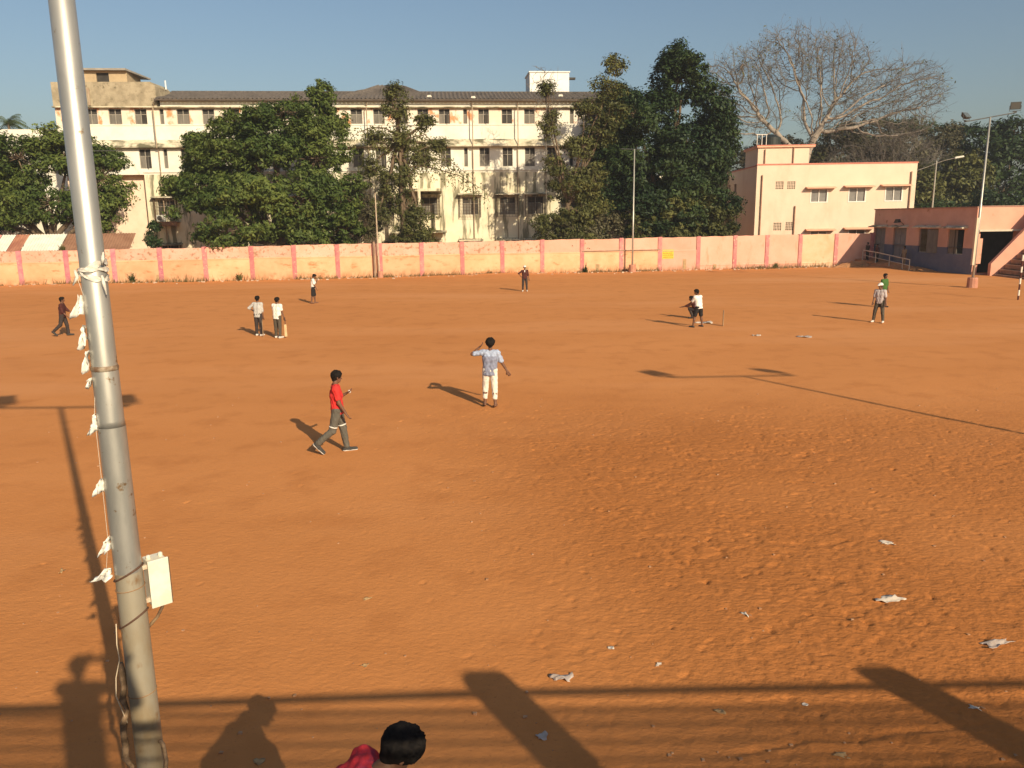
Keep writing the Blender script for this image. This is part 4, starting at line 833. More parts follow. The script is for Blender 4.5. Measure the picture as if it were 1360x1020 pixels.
T, tips = bare_tree('leafless_tree', 'huge pale leafless tree spreading above the cream block', (38.6, 108, 0),
    [(-9.5, 0, 21.5, 4.6, 4, 4.6), (-3.0, 0, 24.2, 5.5, 5, 4.2), (2.5, 0, 23.8, 5.2, 5, 4.0), (7.5, 0, 20.4, 5.0, 4.5, 3.8), (13.0, 0, 20.5, 5.0, 4, 4.0), (11.0, 0, 16.5, 5.5, 4, 3.0), (-6.0, 0, 17.5, 3.6, 3, 3.0), (3.0, 0, 18, 4.5, 4, 3.5), (-10.5, 0, 16.0, 2.6, 2, 2.2)],
    [(0, 0, -.3), (.1, 0, 1.5), (0, 0, 3), (.1, 0, 4.5), (0, .1, 6), (.1, 0, 7.2), (0, 0, 8.4)], 4600, 31, kill=.72, twig=4, twl=.75, r_tip=.026, expn=2.15)
g = np.random.default_rng(77); k = g.permutation(len(tips))[:1500]
Vl, Fl = leaf_arrays(tips[k] + g.normal(0, .15, (len(k), 3)), g.normal(size=(len(k), 3)), .13, g); me = np_mesh('sparse_leaves', Vl, Fl, olive); tint(me, g.random(len(k))); link(bpy.data.objects.new('sparse_leaves', me), T)
T, tips = bare_tree('dry_tree', 'fine twigged dry grey tree between bare tree and street lamp', (50.5, 111, 0),
    [(-4, 0, 11, 5, 3, 3.5), (2, 0, 12.6, 5, 3, 3.0), (6, 0, 10, 4, 3, 3.2), (0, 0, 8, 6, 3, 2.5)], [(0, 0, -.3), (0, 0, 1.2), (.1, 0, 2.4), (0, 0, 3.4)], 1300, 32, twig=5, m=pale_bark)
T, tips = bare_tree('dry_twig_tree', 'thin twiggy crown above the small green tree before the rooftop room', (3.4, 76.6, 0), [(0, 0, 15.5, 1.8, 1, 2.6), (-.5, 0, 17.5, 1.3, 1, 1.2)], [(0, 0, -.3)] + [(0, 0, .6 * k) for k in range(1, 22)], 110, 33, r_tip=.012, step=.35, kill=.5, twig=2, twl=.4, m=bark)
# arching branches with hanging leaves right of the creeper tree
arch = empty('drooping_branches', (-9.9, 75.2, 0), 0, 'arching half bare branches with hanging leaves over the stained wall', 'tree')
mb = MB(); LP = []; g = np.random.default_rng(50)
for (a, hgt, reach, end) in [(9.0, 2.6, 5.2, 9.0), (8.2, 2.2, 6.8, 8.2), (11.5, 1.5, 4.2, 10.5), (10, 2.0, -3.6, 10.2), (9.5, 1.2, 8.4, 6.8), (12.2, 1.0, -4.4, 12.2)]:
    pts = []
    for k in range(12):
        t = k / 11; pts.append((reach * t, g.normal(0, .05) - .3 * t, a + (end - a) * t + hgt * math.sin(math.pi * t) * .9 + g.normal(0, .06)))
    mb.tube(pts, [.09 * (1 - t / 13) for t in range(12)], 6)
    for k in range(150):
        t = g.uniform(.15, 1); p = np.array(pts[min(int(t * 11), 10)]); s0 = p + g.normal(0, .25, 3); L_ = g.uniform(.2, 1.5)
        for q in range(int(L_ / .16)): LP.append(s0 + np.array([g.normal(0, .05), g.normal(0, .05), -q * .16]))
mb.tube([(0, 0, -.2), (0, 0, 6), (0, 0, 12)], [.2, .16, .1], 8)
mb.build('branch', bark, arch, True)
LP = np.array(LP); LP = LP[g.random(len(LP)) < .55]; Nl = g.normal(size=LP.shape) * np.array([1, 1, .25])
Vl, Fl = leaf_arrays(LP, Nl, .10, g); me = np_mesh('hanging_leaves', Vl, Fl, olive); tint(me, g.random(len(LP))); link(bpy.data.objects.new('hanging_leaves', me), arch)
# palm at far left
pl = empty('palm_tree', (-60.5, 101, 0), 0, 'feathery palm crown above the trees at the left edge', 'tree')
MB().tube([(0, 0, -.2), (.2, 0, 9), (0, 0, 17)], [.25, .2, .15], 8).build('trunk', bark, pl, True)
mb = MB(); g = np.random.default_rng(60)
for k in range(22):
    az = g.uniform(0, 2 * math.pi); el = g.uniform(-.2, 1.1); L_ = g.uniform(2.2, 3.0); prev = None
    for j in range(15):
        t = j / 14; r_ = L_ * t * math.cos(el); z = 17 + L_ * t * math.sin(el) - 1.6 * t * t; p = Vector((r_ * math.cos(az), r_ * math.sin(az), z))
        if prev is not None:
            mb.tube([prev, p], .02, 3, False)
            side = Vector((-math.sin(az), math.cos(az), 0))
            for s_ in (-1, 1):
                tip = p + side * s_ * .75 * (1 - .5 * t) + Vector((0, 0, -.45)); mb.add([prev, prev + (p - prev) * .3, tip], [(0, 1, 2)])
                mid = (prev + p) / 2; tip = mid + side * s_ * .8 * (1 - .5 * t) + Vector((0, 0, -.35)); mb.add([mid, mid + (p - prev) * .25, tip], [(0, 1, 2)])
        prev = p
o = mb.build('fronds', pmat('palm_green', (.05, .075, .025), (.08, .10, .035), 2), pl)

# weeds and dry grass along the wall foot (uncountable)
g = np.random.default_rng(70); P = []
for s in g.uniform(-10, 78, 5200):
    dn = .25 + .75 * (vnoise(np.array([s / 2.5]), np.array([.5]), 33)[0] > .5)
    if g.random() > dn: continue
    P.append(on_wall(s, -.12 - abs(g.normal(0, .30)), 0) )
for c, r_, n_ in [((34.0, 76.2), 1.6, 500), ((36.2, 70.5), 1.0, 150), ((24.0, 76.0), 1.0, 200)]:
    for k in range(n_): P.append((c[0] + g.normal(0, r_), c[1] + g.normal(0, r_ * .6), 0))
P = np.array(P); P[:, 2] = [gz(x, y) for x, y in P[:, :2]]
n = len(P); h = g.gamma(2.2, .085, n)[:, None]; d = g.normal(0, .35, (n, 3)); d[:, 2] = 1; wv = g.normal(size=(n, 3)); wv[:, 2] = 0; wv /= np.linalg.norm(wv, axis=1, keepdims=True)
V_ = np.stack([P - wv * .02, P + wv * .02, P + d * h + wv * .008, P + d * h - wv * .008], 1).reshape(-1, 3)
me = np_mesh('weeds', V_, np.arange(n * 4).reshape(n, 4), leafmat('dry_weeds', (.09, .085, .03), (.22, .15, .06), .2)); tint(me, g.random(n))
o = link(bpy.data.objects.new('weeds', me)); tag(o, 'dry weeds and grass growing along the foot of the wall', 'weeds', kind='stuff')
# taller weed clumps on the wall
for nm, lab, s, y, z, hh, m in [('weed_clump', 'grassy weed sprouting from the wall top by the tin shed', 5.0, .1, 2.7, .75, olive), ('weed_clump', 'dark weed growing against the wall beside the slim light pole', 49.2, -.12, 0, .9, dark_green), ('weed_clump', 'weed at the wall foot near the cream block', 67.9, -.12, 0, .7, olive), ('weed_clump', 'tall weed on the wall foot beside the left slim light pole', 10.2, -.12, 0, 1.2, dark_green), ('weed_clump', 'weed in the wall corner left of the two standing men', 18.8, -.12, 0, .9, olive)]:
    k = 90; c = np.array(on_wall(s, y, z)); P = np.repeat(c[None], k, 0) + g.normal(0, .08, (k, 3)) * np.array([1, .5, .2]); d = g.normal(0, .42, (k, 3)); d[:, 2] = np.abs(d[:, 2]) + .8; Lh = hh * .55 * g.uniform(.3, 1, (k, 1))
    wv = g.normal(size=(k, 3)); wv[:, 2] = 0; wv /= np.linalg.norm(wv, axis=1, keepdims=True)
    V_ = np.stack([P - wv * .025, P + wv * .025, P + d * Lh + wv * .02, P + d * Lh - wv * .02], 1).reshape(-1, 3)
    me = np_mesh(nm, V_, np.arange(k * 4).reshape(k, 4), m); tint(me, g.random(k)); tag(link(bpy.data.objects.new(nm, me)), lab, 'weed', 'weeds on the wall')

# ------------------------------------------------------------------ people: one smooth surface per body, from blended round cones
def snet(S, o, vs):
    """surface nets: field S<0 inside"""
    I = S < 0; a = [slice(None, -1), slice(1, None)]; acc = None
    nx_, ny_, nz_ = [k - 1 for k in S.shape]; acc = np.zeros((nx_, ny_, nz_, 3), np.float32); cnt = np.zeros((nx_, ny_, nz_), np.float32)
    for ax in range(3):
        for p in (0, 1):
            for q in (0, 1):
                sl0 = [None] * 3; sl1 = [None] * 3; ot = [k for k in range(3) if k != ax]
                sl0[ax], sl1[ax] = a[0], a[1]; sl0[ot[0]] = sl1[ot[0]] = a[p]; sl0[ot[1]] = sl1[ot[1]] = a[q]
                A, B = S[tuple(sl0)], S[tuple(sl1)]; m = (A < 0) != (B < 0); t = np.where(m, A / np.where(m, A - B, 1), 0)
                acc[..., ax] += np.where(m, t, 0); acc[..., ot[0]] += m * p; acc[..., ot[1]] += m * q; cnt += m
    on = cnt > 0; idx = np.full(on.shape, -1, np.int32); idx[on] = np.arange(on.sum())
    c = np.argwhere(on); V_ = (c + acc[on] / cnt[on][:, None]) * vs + o; F_ = []
    for ax in range(3):
        ot = [(ax + 1) % 3, (ax + 2) % 3]; s0 = [slice(1, -1)] * 3; s1 = [slice(1, -1)] * 3; s0[ax] = slice(0, -1); s1[ax] = slice(1, None)
        A, B = I[tuple(s0)], I[tuple(s1)]
        for flip, m in ((False, A & ~B), (True, ~A & B)):
            e = np.argwhere(m); e[:, ot[0]] += 1; e[:, ot[1]] += 1
            if not len(e): continue
            q = []
            for d0, d1 in ((-1, -1), (0, -1), (0, 0), (-1, 0)):
                f = e.copy(); f[:, ot[0]] += d0; f[:, ot[1]] += d1; q.append(idx[f[:, 0], f[:, 1], f[:, 2]])
            q = np.stack(q, 1); F_.append(q[:, ::-1] if flip else q)
    return V_, np.concatenate(F_)
def field(prims, vs, k=.03, cuts=(), noise=0.0, seed=0):
    """prims: (a, b, ra, rb); cuts: (normal, offset) keep n.p < offset"""
    lo_ = np.min([np.minimum(np.array(p[0]) - p[2], np.array(p[1]) - p[3]) for p in prims], 0) - .05
    hi_ = np.max([np.maximum(np.array(p[0]) + p[2], np.array(p[1]) + p[3]) for p in prims], 0) + .05
    dims = np.ceil((hi_ - lo_) / vs).astype(int) + 1; S = np.full(dims, .3, np.float32)
    ax = [lo_[i] + np.arange(dims[i]) * vs for i in range(3)]
    for a, b, ra, rb in prims:
        a = np.array(a, float); b = np.array(b, float); rm_ = max(ra, rb) + .06
        i0 = np.maximum(((np.minimum(a, b) - rm_ - lo_) / vs).astype(int), 0); i1 = np.minimum(((np.maximum(a, b) + rm_ - lo_) / vs).astype(int) + 2, dims)
        X, Y, Zz = np.meshgrid(*[ax[i][i0[i]:i1[i]] for i in range(3)], indexing='ij'); d = b - a; L2 = max(float(d @ d), 1e-9)
        t = np.clip(((X - a[0]) * d[0] + (Y - a[1]) * d[1] + (Zz - a[2]) * d[2]) / L2, 0, 1)
        D = np.sqrt((X - a[0] - t * d[0]) ** 2 + (Y - a[1] - t * d[1]) ** 2 + (Zz - a[2] - t * d[2]) ** 2) - (ra + (rb - ra) * t)
        s = tuple(slice(i0[i], i1[i]) for i in range(3)); kk = min(k, 1.2 * min(ra, rb)); h = np.maximum(kk - np.abs(S[s] - D), 0) / kk
        S[s] = np.minimum(S[s], D) - h * h * kk * .25
    X, Y, Zz = np.meshgrid(*ax, indexing='ij')
    if noise: S += noise * (np.sin(X * 61 + seed + Y * 23) * np.sin(Y * 57 + seed * 2 + Zz * 31) + .7 * np.sin(Zz * 37 + X * 29 + seed) * np.sin(X * 43 - Zz * 17))
    for n_, off in cuts: S = np.maximum(S, X * n_[0] + Y * n_[1] + Zz * n_[2] - off)
    return S, lo_
SKIN = pmat('brown_skin', (.13, .062, .036), (.16, .078, .046), 9, rough=.6)
HAIR = pmat('black_hair', (.009, .008, .008), (.018, .015, .013), 30, rough=.95, spec=.08)
def cloth(name, c, c2=None, **kw): return pmat(name, c, c2 or tuple(x * .8 for x in c), 12, rough=.9, bump=.006, bscale=30, obj=True, **kw)
def person(label, loc, heading, pose, shirt, pants, shoe=None, sleeve=.75, leg=.95, hem=-.06, cap=None, vs=.014, scale=1.0, group='people', hair_r=.010, collar=None, stripe=None, panel=None, sole=None):
    T = empty('person', loc, R(heading) - math.pi / 2, label, 'person', group); T.scale = (scale,) * 3
    P = dict(lean=2, side=0, twist=0, head=(0, 0), L=(3, 3, 3, 0), Rr=(-3, 3, 3, 0), LA=(5, 8, 12, 6), RA=(5, 8, 12, 6)); P.update(pose)
    A = lambda *v: np.array(v, float)
    def dr(f, a, s): f, a = R(f), R(a); return A(s * math.sin(a) * math.cos(f), math.sin(f), -math.cos(f) * math.cos(a))
    ln, sd, tw = R(P['lean']), R(P['side']), R(P['twist'])
    up = A(math.sin(sd), math.sin(ln) * math.cos(sd), math.cos(ln) * math.cos(sd)); up /= np.linalg.norm(up)
    rt = A(math.cos(tw), -math.sin(tw), 0) - up * up[0] * 0; rt = rt - up * (rt @ up); rt /= np.linalg.norm(rt); fw = np.cross(up, rt)
    J = {}; pel = A(0, 0, 0); J['chest'] = pel + up * .30; J['neck'] = pel + up * .50
    hy, hp = R(P['head'][0]), R(P['head'][1])
    hf = A(-math.sin(hy), math.cos(hy), 0); hf = hf * math.cos(hp) - A(0, 0, 1) * math.sin(hp); hr = A(math.cos(hy), math.sin(hy), 0); hu = np.cross(hr, hf)
    J['head'] = J['neck'] + up * .06 + hu * .115 + hf * .022
    low = 9
    for nm, s in (('L', -1), ('R', 1)):
        f, a, kn, fp = P['L' if s < 0 else 'Rr']; hip = pel + A(s * .092, 0, -.02); kne = hip + dr(f, a, s) * .43; ank = kne + dr(f - kn, a * .7, s) * .42
        fd = A(s * .12, math.cos(R(fp)), -math.sin(R(fp))); fd /= np.linalg.norm(fd); toe = ank + fd * .17 + A(0, 0, -.045); heel = ank - fd * .045 + A(0, 0, -.04)
        J[nm + 'h'], J[nm + 'k'], J[nm + 'a'], J[nm + 't'], J[nm + 'e'] = hip, kne, ank, toe, heel; low = min(low, ank[2] - .078, toe[2] - .032, heel[2] - .04)
        sh_ = pel + up * .445 + rt * s * .178; q = P[nm + 'A']; el = sh_ + (A(*q[0]) / np.linalg.norm(q[0]) if isinstance(q[0], tuple) else dr(q[0], q[1], s)) * .285
        e = q[1] if isinstance(q[0], tuple) else (q[2] if isinstance(q[2], tuple) else (q[2], q[3])); fdir = A(*e) / np.linalg.norm(e) if len(e) == 3 else dr(e[0], e[1], s)
        J[nm + 's'], J[nm + 'b'], J[nm + 'w'], J[nm + 'fd'] = sh_, el, el + fdir * .25, fdir
    off = A(0, 0, -low)
    for k_ in list(J):
        if not k_.endswith('fd'): J[k_] = J[k_] + off
    pel = pel + off
    torso = [(pel - rt * .07, pel + rt * .07, .105, .105), (pel + up * .02 - rt * .055, J['chest'] - rt * .07, .098, .105), (pel + up * .02 + rt * .055, J['chest'] + rt * .07, .098, .105),
             (J['chest'] - rt * .07, pel + up * .41 - rt * .075, .105, .082), (J['chest'] + rt * .07, pel + up * .41 + rt * .075, .105, .082), (J['Ls'] + up * .0, J['Rs'], .058, .058)]
    body = list(torso) + [(pel + up * .43, J['neck'] + up * .07, .056, .05)]
    h = J['head']; body += [(h + hu * .03 - hf * .02, h + hu * .03 + hf * .012, .088, .084), (h - hu * .015 + hf * .02, h - hu * .075 + hf * .045, .068, .046), (h - hu * .01 + hf * .085, h - hu * .035 + hf * .108, .010, .015),
                            (h - hr * .083 + hu * .01, h - hr * .087 - hu * .03, .016, .011), (h + hr * .083 + hu * .01, h + hr * .087 - hu * .03, .016, .011), (h - hr * .035 + hu * .017 + hf * .078, h + hr * .035 + hu * .017 + hf * .078, .014, .014), (h - hr * .018 - hu * .066 + hf * .082, h + hr * .018 - hu * .066 + hf * .082, .012, .012)]
    for n_ in 'LR':
        H_, K_, A_, T_, E_ = [J[n_ + c] for c in 'hkate']; body += [(H_, K_, .085, .056), (K_, K_ + (A_ - K_) * .35 - fw * .012, .055, .056), (K_ + (A_ - K_) * .35 - fw * .012, A_, .054, .037), (E_, T_, .038, .030), (A_, (E_ + T_) / 2, .036, .036)]
        S_, B_, W_, f_ = J[n_ + 's'], J[n_ + 'b'], J[n_ + 'w'], J[n_ + 'fd']; body += [(S_, B_, .052, .040), (B_, W_, .041, .027)]
        lat = np.cross(f_, A(0, 0, 1) if abs(f_[2]) < .8 else fw); lat /= np.linalg.norm(lat); pn = np.cross(lat, f_)
        body += [(W_ + f_ * .02 - lat * .018, W_ + f_ * .085 - lat * .026, .018, .016), (W_ + f_ * .02 + lat * .018, W_ + f_ * .085 + lat * .026, .018, .016)]
        for q, (u_, l_) in enumerate(((-.033, .058), (-.011, .070), (.012, .066), (.033, .050))):
            b0 = W_ + f_ * .09 + lat * u_; b1 = b0 + f_ * l_ * .55 + pn * .010; b2 = b1 + f_ * l_ * .4 + pn * .026; body += [(b0, b1, .0098, .0092), (b1, b2, .0092, .0082)]
        t0 = W_ + f_ * .03 + lat * .03 * (1 if n_ == 'L' else -1); t1 = t0 + f_ * .03 + lat * .03 * (1 if n_ == 'L' else -1) + pn * .01; body += [(t0, t1, .013, .011), (t1, t1 + f_ * .03 + pn * .008, .011, .009)]
    def surf(nm, prims, m, k=.03, **kw):
        S_, o_ = field(prims, kw.pop('vs', vs), k, **kw); v, f = snet(S_, o_, vs); return np_obj(nm, v, f, m, T, True)
    surf('body', body, SKIN, .022)
    g_ = .019; sd_ = sum(map(ord, label)) % 17
    top = [(a, b, ra + g_, rb + g_) for a, b, ra, rb in torso[1:]] + [(pel + up * hem - rt * .05, pel + up * .1 - rt * .06, .125, .112), (pel + up * hem + rt * .05, pel + up * .1 + rt * .06, .125, .112)]
    for n_ in 'LR':
        S_, B_, W_ = J[n_ + 's'], J[n_ + 'b'], J[n_ + 'w']
        if sleeve <= 1: top.append((S_, S_ + (B_ - S_) * sleeve, .072, .066))
        else: top += [(S_, B_, .070, .058), (B_, B_ + (W_ - B_) * (sleeve - 1), .056, .046)]
    so = surf('shirt', top, shirt if not panel else [shirt, panel], .035, cuts=((-up, float(-(pel + up * (hem - .03)) @ up)),), noise=.0045 if vs > .01 else .0065, seed=sd_)
    if panel:
        me = so.data; co = np.zeros(len(me.polygons) * 3); me.polygons.foreach_get('center', co); co = co.reshape(-1, 3); u_ = (co - pel) @ up; r_ = np.abs((co - pel) @ rt)
        me.polygons.foreach_set('material_index', ((u_ < .37) & (r_ < .19)).astype(np.int32))
    if collar is not None: surf('collar', [(J['neck'] - up * .025 - rt * .03, J['neck'] - up * .025 + rt * .03, .062, .062), (J['neck'] - up * .05 + fw * .05, J['neck'] - up * .12 + fw * .085, .045, .03)], collar, .02)
    tr = [(pel - rt * .07, pel + rt * .07, .118, .118)]
    for n_ in 'LR':
        H_, K_, A_ = [J[n_ + c] for c in 'hka']
        if leg <= .5: tr.append((H_, H_ + (K_ - H_) * leg * 2, .108, .092))
        else: tr += [(H_, K_, .104, .078), (K_, K_ + (A_ - K_) * (leg - .5) * 2, .077, .062)]
    surf('trousers' if leg > .6 else 'shorts', tr, pants, .02, noise=.004, seed=sd_ + 3)
    if stripe is not None:
        for n_ in 'LR':
            H_, K_ = J[n_ + 'h'], J[n_ + 'k']; d = (K_ - H_) / np.linalg.norm(K_ - H_); c_ = H_ + (K_ - H_) * .80
            surf('knee_band', [(H_, K_, .1085, .0835)], stripe, .02, cuts=((d, float(c_ @ d) + .014), (-d, -float(c_ @ d) + .014)))
    if shoe is not None:
        for n_ in 'LR':
            E_, T_, A_ = J[n_ + 'e'], J[n_ + 't'], J[n_ + 'a']; surf('shoe', [(E_, T_ + (T_ - E_) * .08, .046, .038), (A_ - A(0, 0, .01), (E_ + T_) / 2, .046, .042)], shoe, .02)
    if sole is not None:
        for n_ in 'LR':
            E_, T_, A_ = J[n_ + 'e'], J[n_ + 't'], J[n_ + 'a']; fd = (T_ - E_) / np.linalg.norm(T_ - E_); un = np.array([0, 0, 1.]) - fd * fd[2]; un /= np.linalg.norm(un); m_ = (E_ + T_) / 2 - un * .012
            surf('sole', [(E_, T_ + (T_ - E_) * .08, .052, .044)], sole, .02, cuts=((un, float(m_ @ un)),))
    hc = ((hf * .82 - hu * .57), float((h + hf * .045) @ (hf * .82 - hu * .57)))
    gt = np.random.default_rng(sd_); tuft = []
    if vs < .01 and cap is None:
        for q in range(230):
            d_ = gt.normal(size=3); d_ /= np.linalg.norm(d_)
            if d_ @ hu > -.25 and d_ @ hf < .62: e_ = h + hu * .037 + d_ * (.084 + hair_r); tuft.append((e_, e_ + d_ * .014 + gt.normal(0, .009, 3), gt.uniform(.008, .014), gt.uniform(.0045, .007)))
    surf('hair', tuft + [(h + hu * .035 - hf * .025, h + hu * .04 + hf * .02, .089 + hair_r, .086 + hair_r), (h - hu * .02 - hf * .045, h - hu * .055 - hf * .045, .065, .05)], HAIR, .02, cuts=(hc,) if not tuft else ((hc[0], hc[1] + .015),), noise=0.0 if tuft else (.003 if cap is None else .001), seed=sd_)
    if cap is not None:
        surf('cap', [(h + hu * .045 - hf * .02, h + hu * .045 + hf * .015, .108, .105), (h + hu * .045 + hf * .09, h + hu * .03 + hf * .15, .05, .045)], cap, .01, cuts=((-hu, float(-(h + hu * .035) @ hu)),))
    T['_j'] = 0; del T['_j']
    return T, J
def place(T, p):      # local joint -> world
    return Matrix.LocRotScale(T.location, T.rotation_euler, T.scale) @ Vector([float(x) for x in p])
FIELD = 'people on the red earth field'
white_tee = cloth('white_cotton', (.76, .73, .66)); grey_tee = cloth('pale_grey_cotton', (.46, .45, .42)); red_polo = cloth('red_polo', (.62, .035, .03)); blue_shirt = cloth('pale_blue_shirt', (.36, .42, .55)); blue_panel = cloth('slate_blue_panel', (.225, .245, .33))
grey_tr = cloth('grey_track_cloth', (.115, .105, .085)); white_tr = cloth('white_spotted_trouser', (.70, .66, .58), (.62, .58, .50), col3=(.16, .13, .11), scale3=16, lo3=.63, hi3=.68)
dark_tr = cloth('dark_trouser', (.045, .035, .032)); olive_tr = cloth('olive_trouser', (.085, .07, .05)); black_tr = cloth('black_shorts', (.02, .018, .018)); maroon = cloth('maroon_shirt', (.075, .022, .018)); green_s = cloth('green_shirt', (.05, .125, .028))
shoe_w = cloth('white_shoe', (.66, .62, .55)); shoe_d = cloth('dark_shoe', (.05, .048, .045)); lilac = cloth('pale_lilac_shirt', (.42, .37, .36), (.39, .345, .335)); tan_s = cloth('tan_shirt', (.34, .24, .14)); check = cloth('red_check_shirt', (.52, .03, .04), (.22, .05, .12), col3=(.52, .03, .04), scale3=3, lo3=.45, hi3=.55)

T, J = person('man in red polo and grey trousers walking right holding a white ball', (-3.72, 16.5, gz(-3.65, 16.5)), 8, dict(lean=-1, twist=-6, head=(18, 6), L=(12, 2, 4, -2), Rr=(-15, 2, 36, 46), RA=(10, 8, 30, 2), LA=(0, 6, (.10, .80, .45))), red_polo, grey_tr, shoe_d, vs=.0085, scale=1.03, group=FIELD, sleeve=.62, collar=red_polo, stripe=white_tee, sole=shoe_w)
b = place(T, J['Lw'] + J['Lfd'] * .075 - np.array([0, 0, .0]))
mb = MB(); mb.tube([(0, 0, -.036), (0, 0, -.028), (0, 0, 0), (0, 0, .028), (0, 0, .036)], [.008, .023, .036, .023, .008], 12); o = mb.build('ball', cloth('white_ball', (.78, .75, .7)), None, True); o.location = b; tag(o, 'small white ball in the hand of the man in red polo', 'ball')
person('man in pale blue shirt and white trousers with one hand on his head', (-.58, 20.75, gz(-.6, 20.7)), 88, dict(lean=0, side=2, head=(-10, -4), L=(8, 4, 14, 10), Rr=(-3, 3, 8, 5), LA=((-.92, .05, -.14), (.73, .05, .68)), RA=(8, 24, 0, 30)), blue_shirt, white_tr, None, vs=.009, scale=1.04, group=FIELD, sleeve=.8, leg=.82, hem=-.10, hair_r=.026, panel=blue_panel)
person('man in pale grey shirt and dark trousers, left of the pair, hand on hip', (-11.05, 34.75, 0), 78, dict(head=(0, 0), LA=((-.75, -.15, -.62), (.55, .45, -.5)), RA=(0, 5, 4, 3)), grey_tee, dark_tr, shoe_w, group=FIELD, sleeve=1.2, hem=-.1)
T, J = person('man in white t-shirt and olive trousers holding a bat, right of the pair', (-10.0, 34.0, 0), 70, dict(lean=4, head=(-8, 4), RA=(4, 10, 6, 14), LA=(12, 6, 30, 4)), white_tee, olive_tr, shoe_w, group=FIELD, sleeve=.6, hem=-.1, scale=1.0)
batm = pmat('pale_bat_wood', (.62, .46, .26), (.54, .38, .20), 3, rough=.6)
hp = place(T, J['Rw'] + J['Rfd'] * .07)
bt_ = empty('cricket_bat', (hp.x + .02, hp.y - .02, hp.z), 0, 'pale wooden cricket bat held by the man in white t-shirt', 'bat')
MB().tube([(0, 0, .10), (0, 0, -.20)], .017, 8).build('handle', pmat('bat_grip', (.08, .05, .04)), bt_); MB().hexa([(-.055, -.015, -.74), (.055, -.015, -.74), (.055, .03, -.74), (-.055, .03, -.74), (-.05, -.015, -.22), (.05, -.015, -.22), (.05, .02, -.22), (-.05, .02, -.22)]).build('blade', batm, bt_, bevel=.008)
stump_m = pmat('stump_wood', (.30, .20, .11), (.22, .14, .08), 6)
o = MB().tube([(0, 0, -.1), (0, 0, .70), (0, 0, .72)], [.019, .018, .012], 10).build('cricket_stump', stump_m, None); o.location = (-10.78, 34.4, 0); tag(o, 'single thin stump standing between the pair of men', 'stump')
person('man in white and black top with shorts, head bowed, hand raised to face', (-11.97, 48.5, 0), 12, dict(lean=3, head=(0, 28), L=(8, 3, 6, 0), Rr=(-6, 3, 6, 0), LA=(30, 6, (.3, .35, .9)), RA=(12, 6, 25, 3)), white_tee, black_tr, None, group=FIELD, sleeve=.8, leg=.5, hem=-.04, scale=1.03, collar=black_tr)
person('man in dark clothes with white scarf standing facing the camera near the wall', (.96, 55, 0), -90, dict(head=(0, 0), L=(0, 4, 0, 0), Rr=(0, 4, 0, 0), RA=((.8, .05, -.6), (-.45, .5, -.6)), LA=(5, 12, 10, 10)), maroon, dark_tr, shoe_w, group=FIELD, sleeve=1.1, cap=white_tee, collar=white_tee, leg=.9)
person('batsman in white t-shirt and black shorts standing by the stumps', (8.42, 35.7, 0), 125, dict(lean=12, head=(25, 12), L=(10, 13, 8, 0), Rr=(4, 13, 6, 0), LA=(35, 4, 42, -6), RA=(40, 4, 46, -18)), white_tee, black_tr, shoe_d, group=FIELD, sleeve=.8, leg=.42, hem=-.06)
person('crouching keeper in dark clothes partly hidden behind the batsman', (9.15, 38.9, 0), 150, dict(lean=38, head=(0, 5), L=(100, 18, 128, 10), Rr=(100, 18, 128, 10), LA=(60, 5, 75, -5), RA=(60, 5, 75, -5)), maroon, dark_tr, shoe_d, group=FIELD, sleeve=1.2)
st_ = empty('wicket', (9.64, 36.1, 0), 0, 'wooden wicket of stumps standing on the earth behind the batsman', 'wicket')
for k in (-1, 0, 1): MB().tube([(.10 * k * .3, .11 * k, -.1), (.10 * k * .3, .11 * k, .71)], .028, 8).build('stump', stump_m, st_)
for k in (-.5, .5): MB().tube([(.03 * (k - .5), .11 * (k - .5), .72), (.03 * (k + .5), .11 * (k + .5), .72)], .009, 6).build('bail', stump_m, st_)
person('man in white cap and pale lilac shirt standing with legs apart', (17.0, 36.75, 0), -130, dict(lean=3, head=(-20, 4), L=(10, 10, 8, 0), Rr=(2, 10, 4, 0), LA=(6, 14, 14, 8), RA=(8, 10, 30, 2)), lilac, olive_tr, shoe_w, group=FIELD, sleeve=.8, cap=white_tee, scale=1.04)
person('man in green shirt half hidden behind the man in white cap', (20.0, 42.9, 0), -60, dict(head=(10, 0)), green_s, black_tr, shoe_d, group=FIELD, sleeve=.9, scale=1.03)
person('man in maroon shirt and dark trousers walking right at far left', (-20.0, 35.5, 0), 15, dict(lean=3, head=(0, 4), L=(14, 2, 10, 0), Rr=(-14, 2, 34, 40), RA=(8, 6, 40, 2), LA=(30, 4, 55, 2)), maroon, dark_tr, shoe_d, group=FIELD, sleeve=1.3)
person('man in red checked shirt bent forward at the bottom edge of the picture', (-1.21, 3.92, .99), 18, dict(lean=55, head=(4, 40), L=(95, 8, 95, 0), Rr=(95, 8, 95, 0), LA=(4, 2, 8, 0), RA=(4, 2, 8, 0)), check, dark_tr, shoe_d, vs=.0088, group='people on the stand', sleeve=.8, hair_r=.020, collar=check, scale=1.03)
T, J = person('person holding up a phone on the stand, seen only as a shadow', (.16, -.36, 3.38), 90, dict(lean=3, head=(0, 5), LA=(62, 14, (.45, .25, .85)), RA=(58, 26, (-.25, .1, .95))), grey_tee, dark_tr, shoe_d, vs=.016, group='people on the stand', scale=1.0)
ph = empty('phone', (.20, -.055, 4.955), 0, 'dark phone held up by the person on the stand', 'phone')
MB().box(-.076, .076, -.004, .004, -.037, .037).build('case', pmat('phone_black', (.015, .015, .018), rough=.3), ph, bevel=.003)
MB().box(-.07, .07, -.0062, -.0042, -.033, .033).build('screen', pmat('phone_screen', (.03, .032, .036), rough=.1), ph)
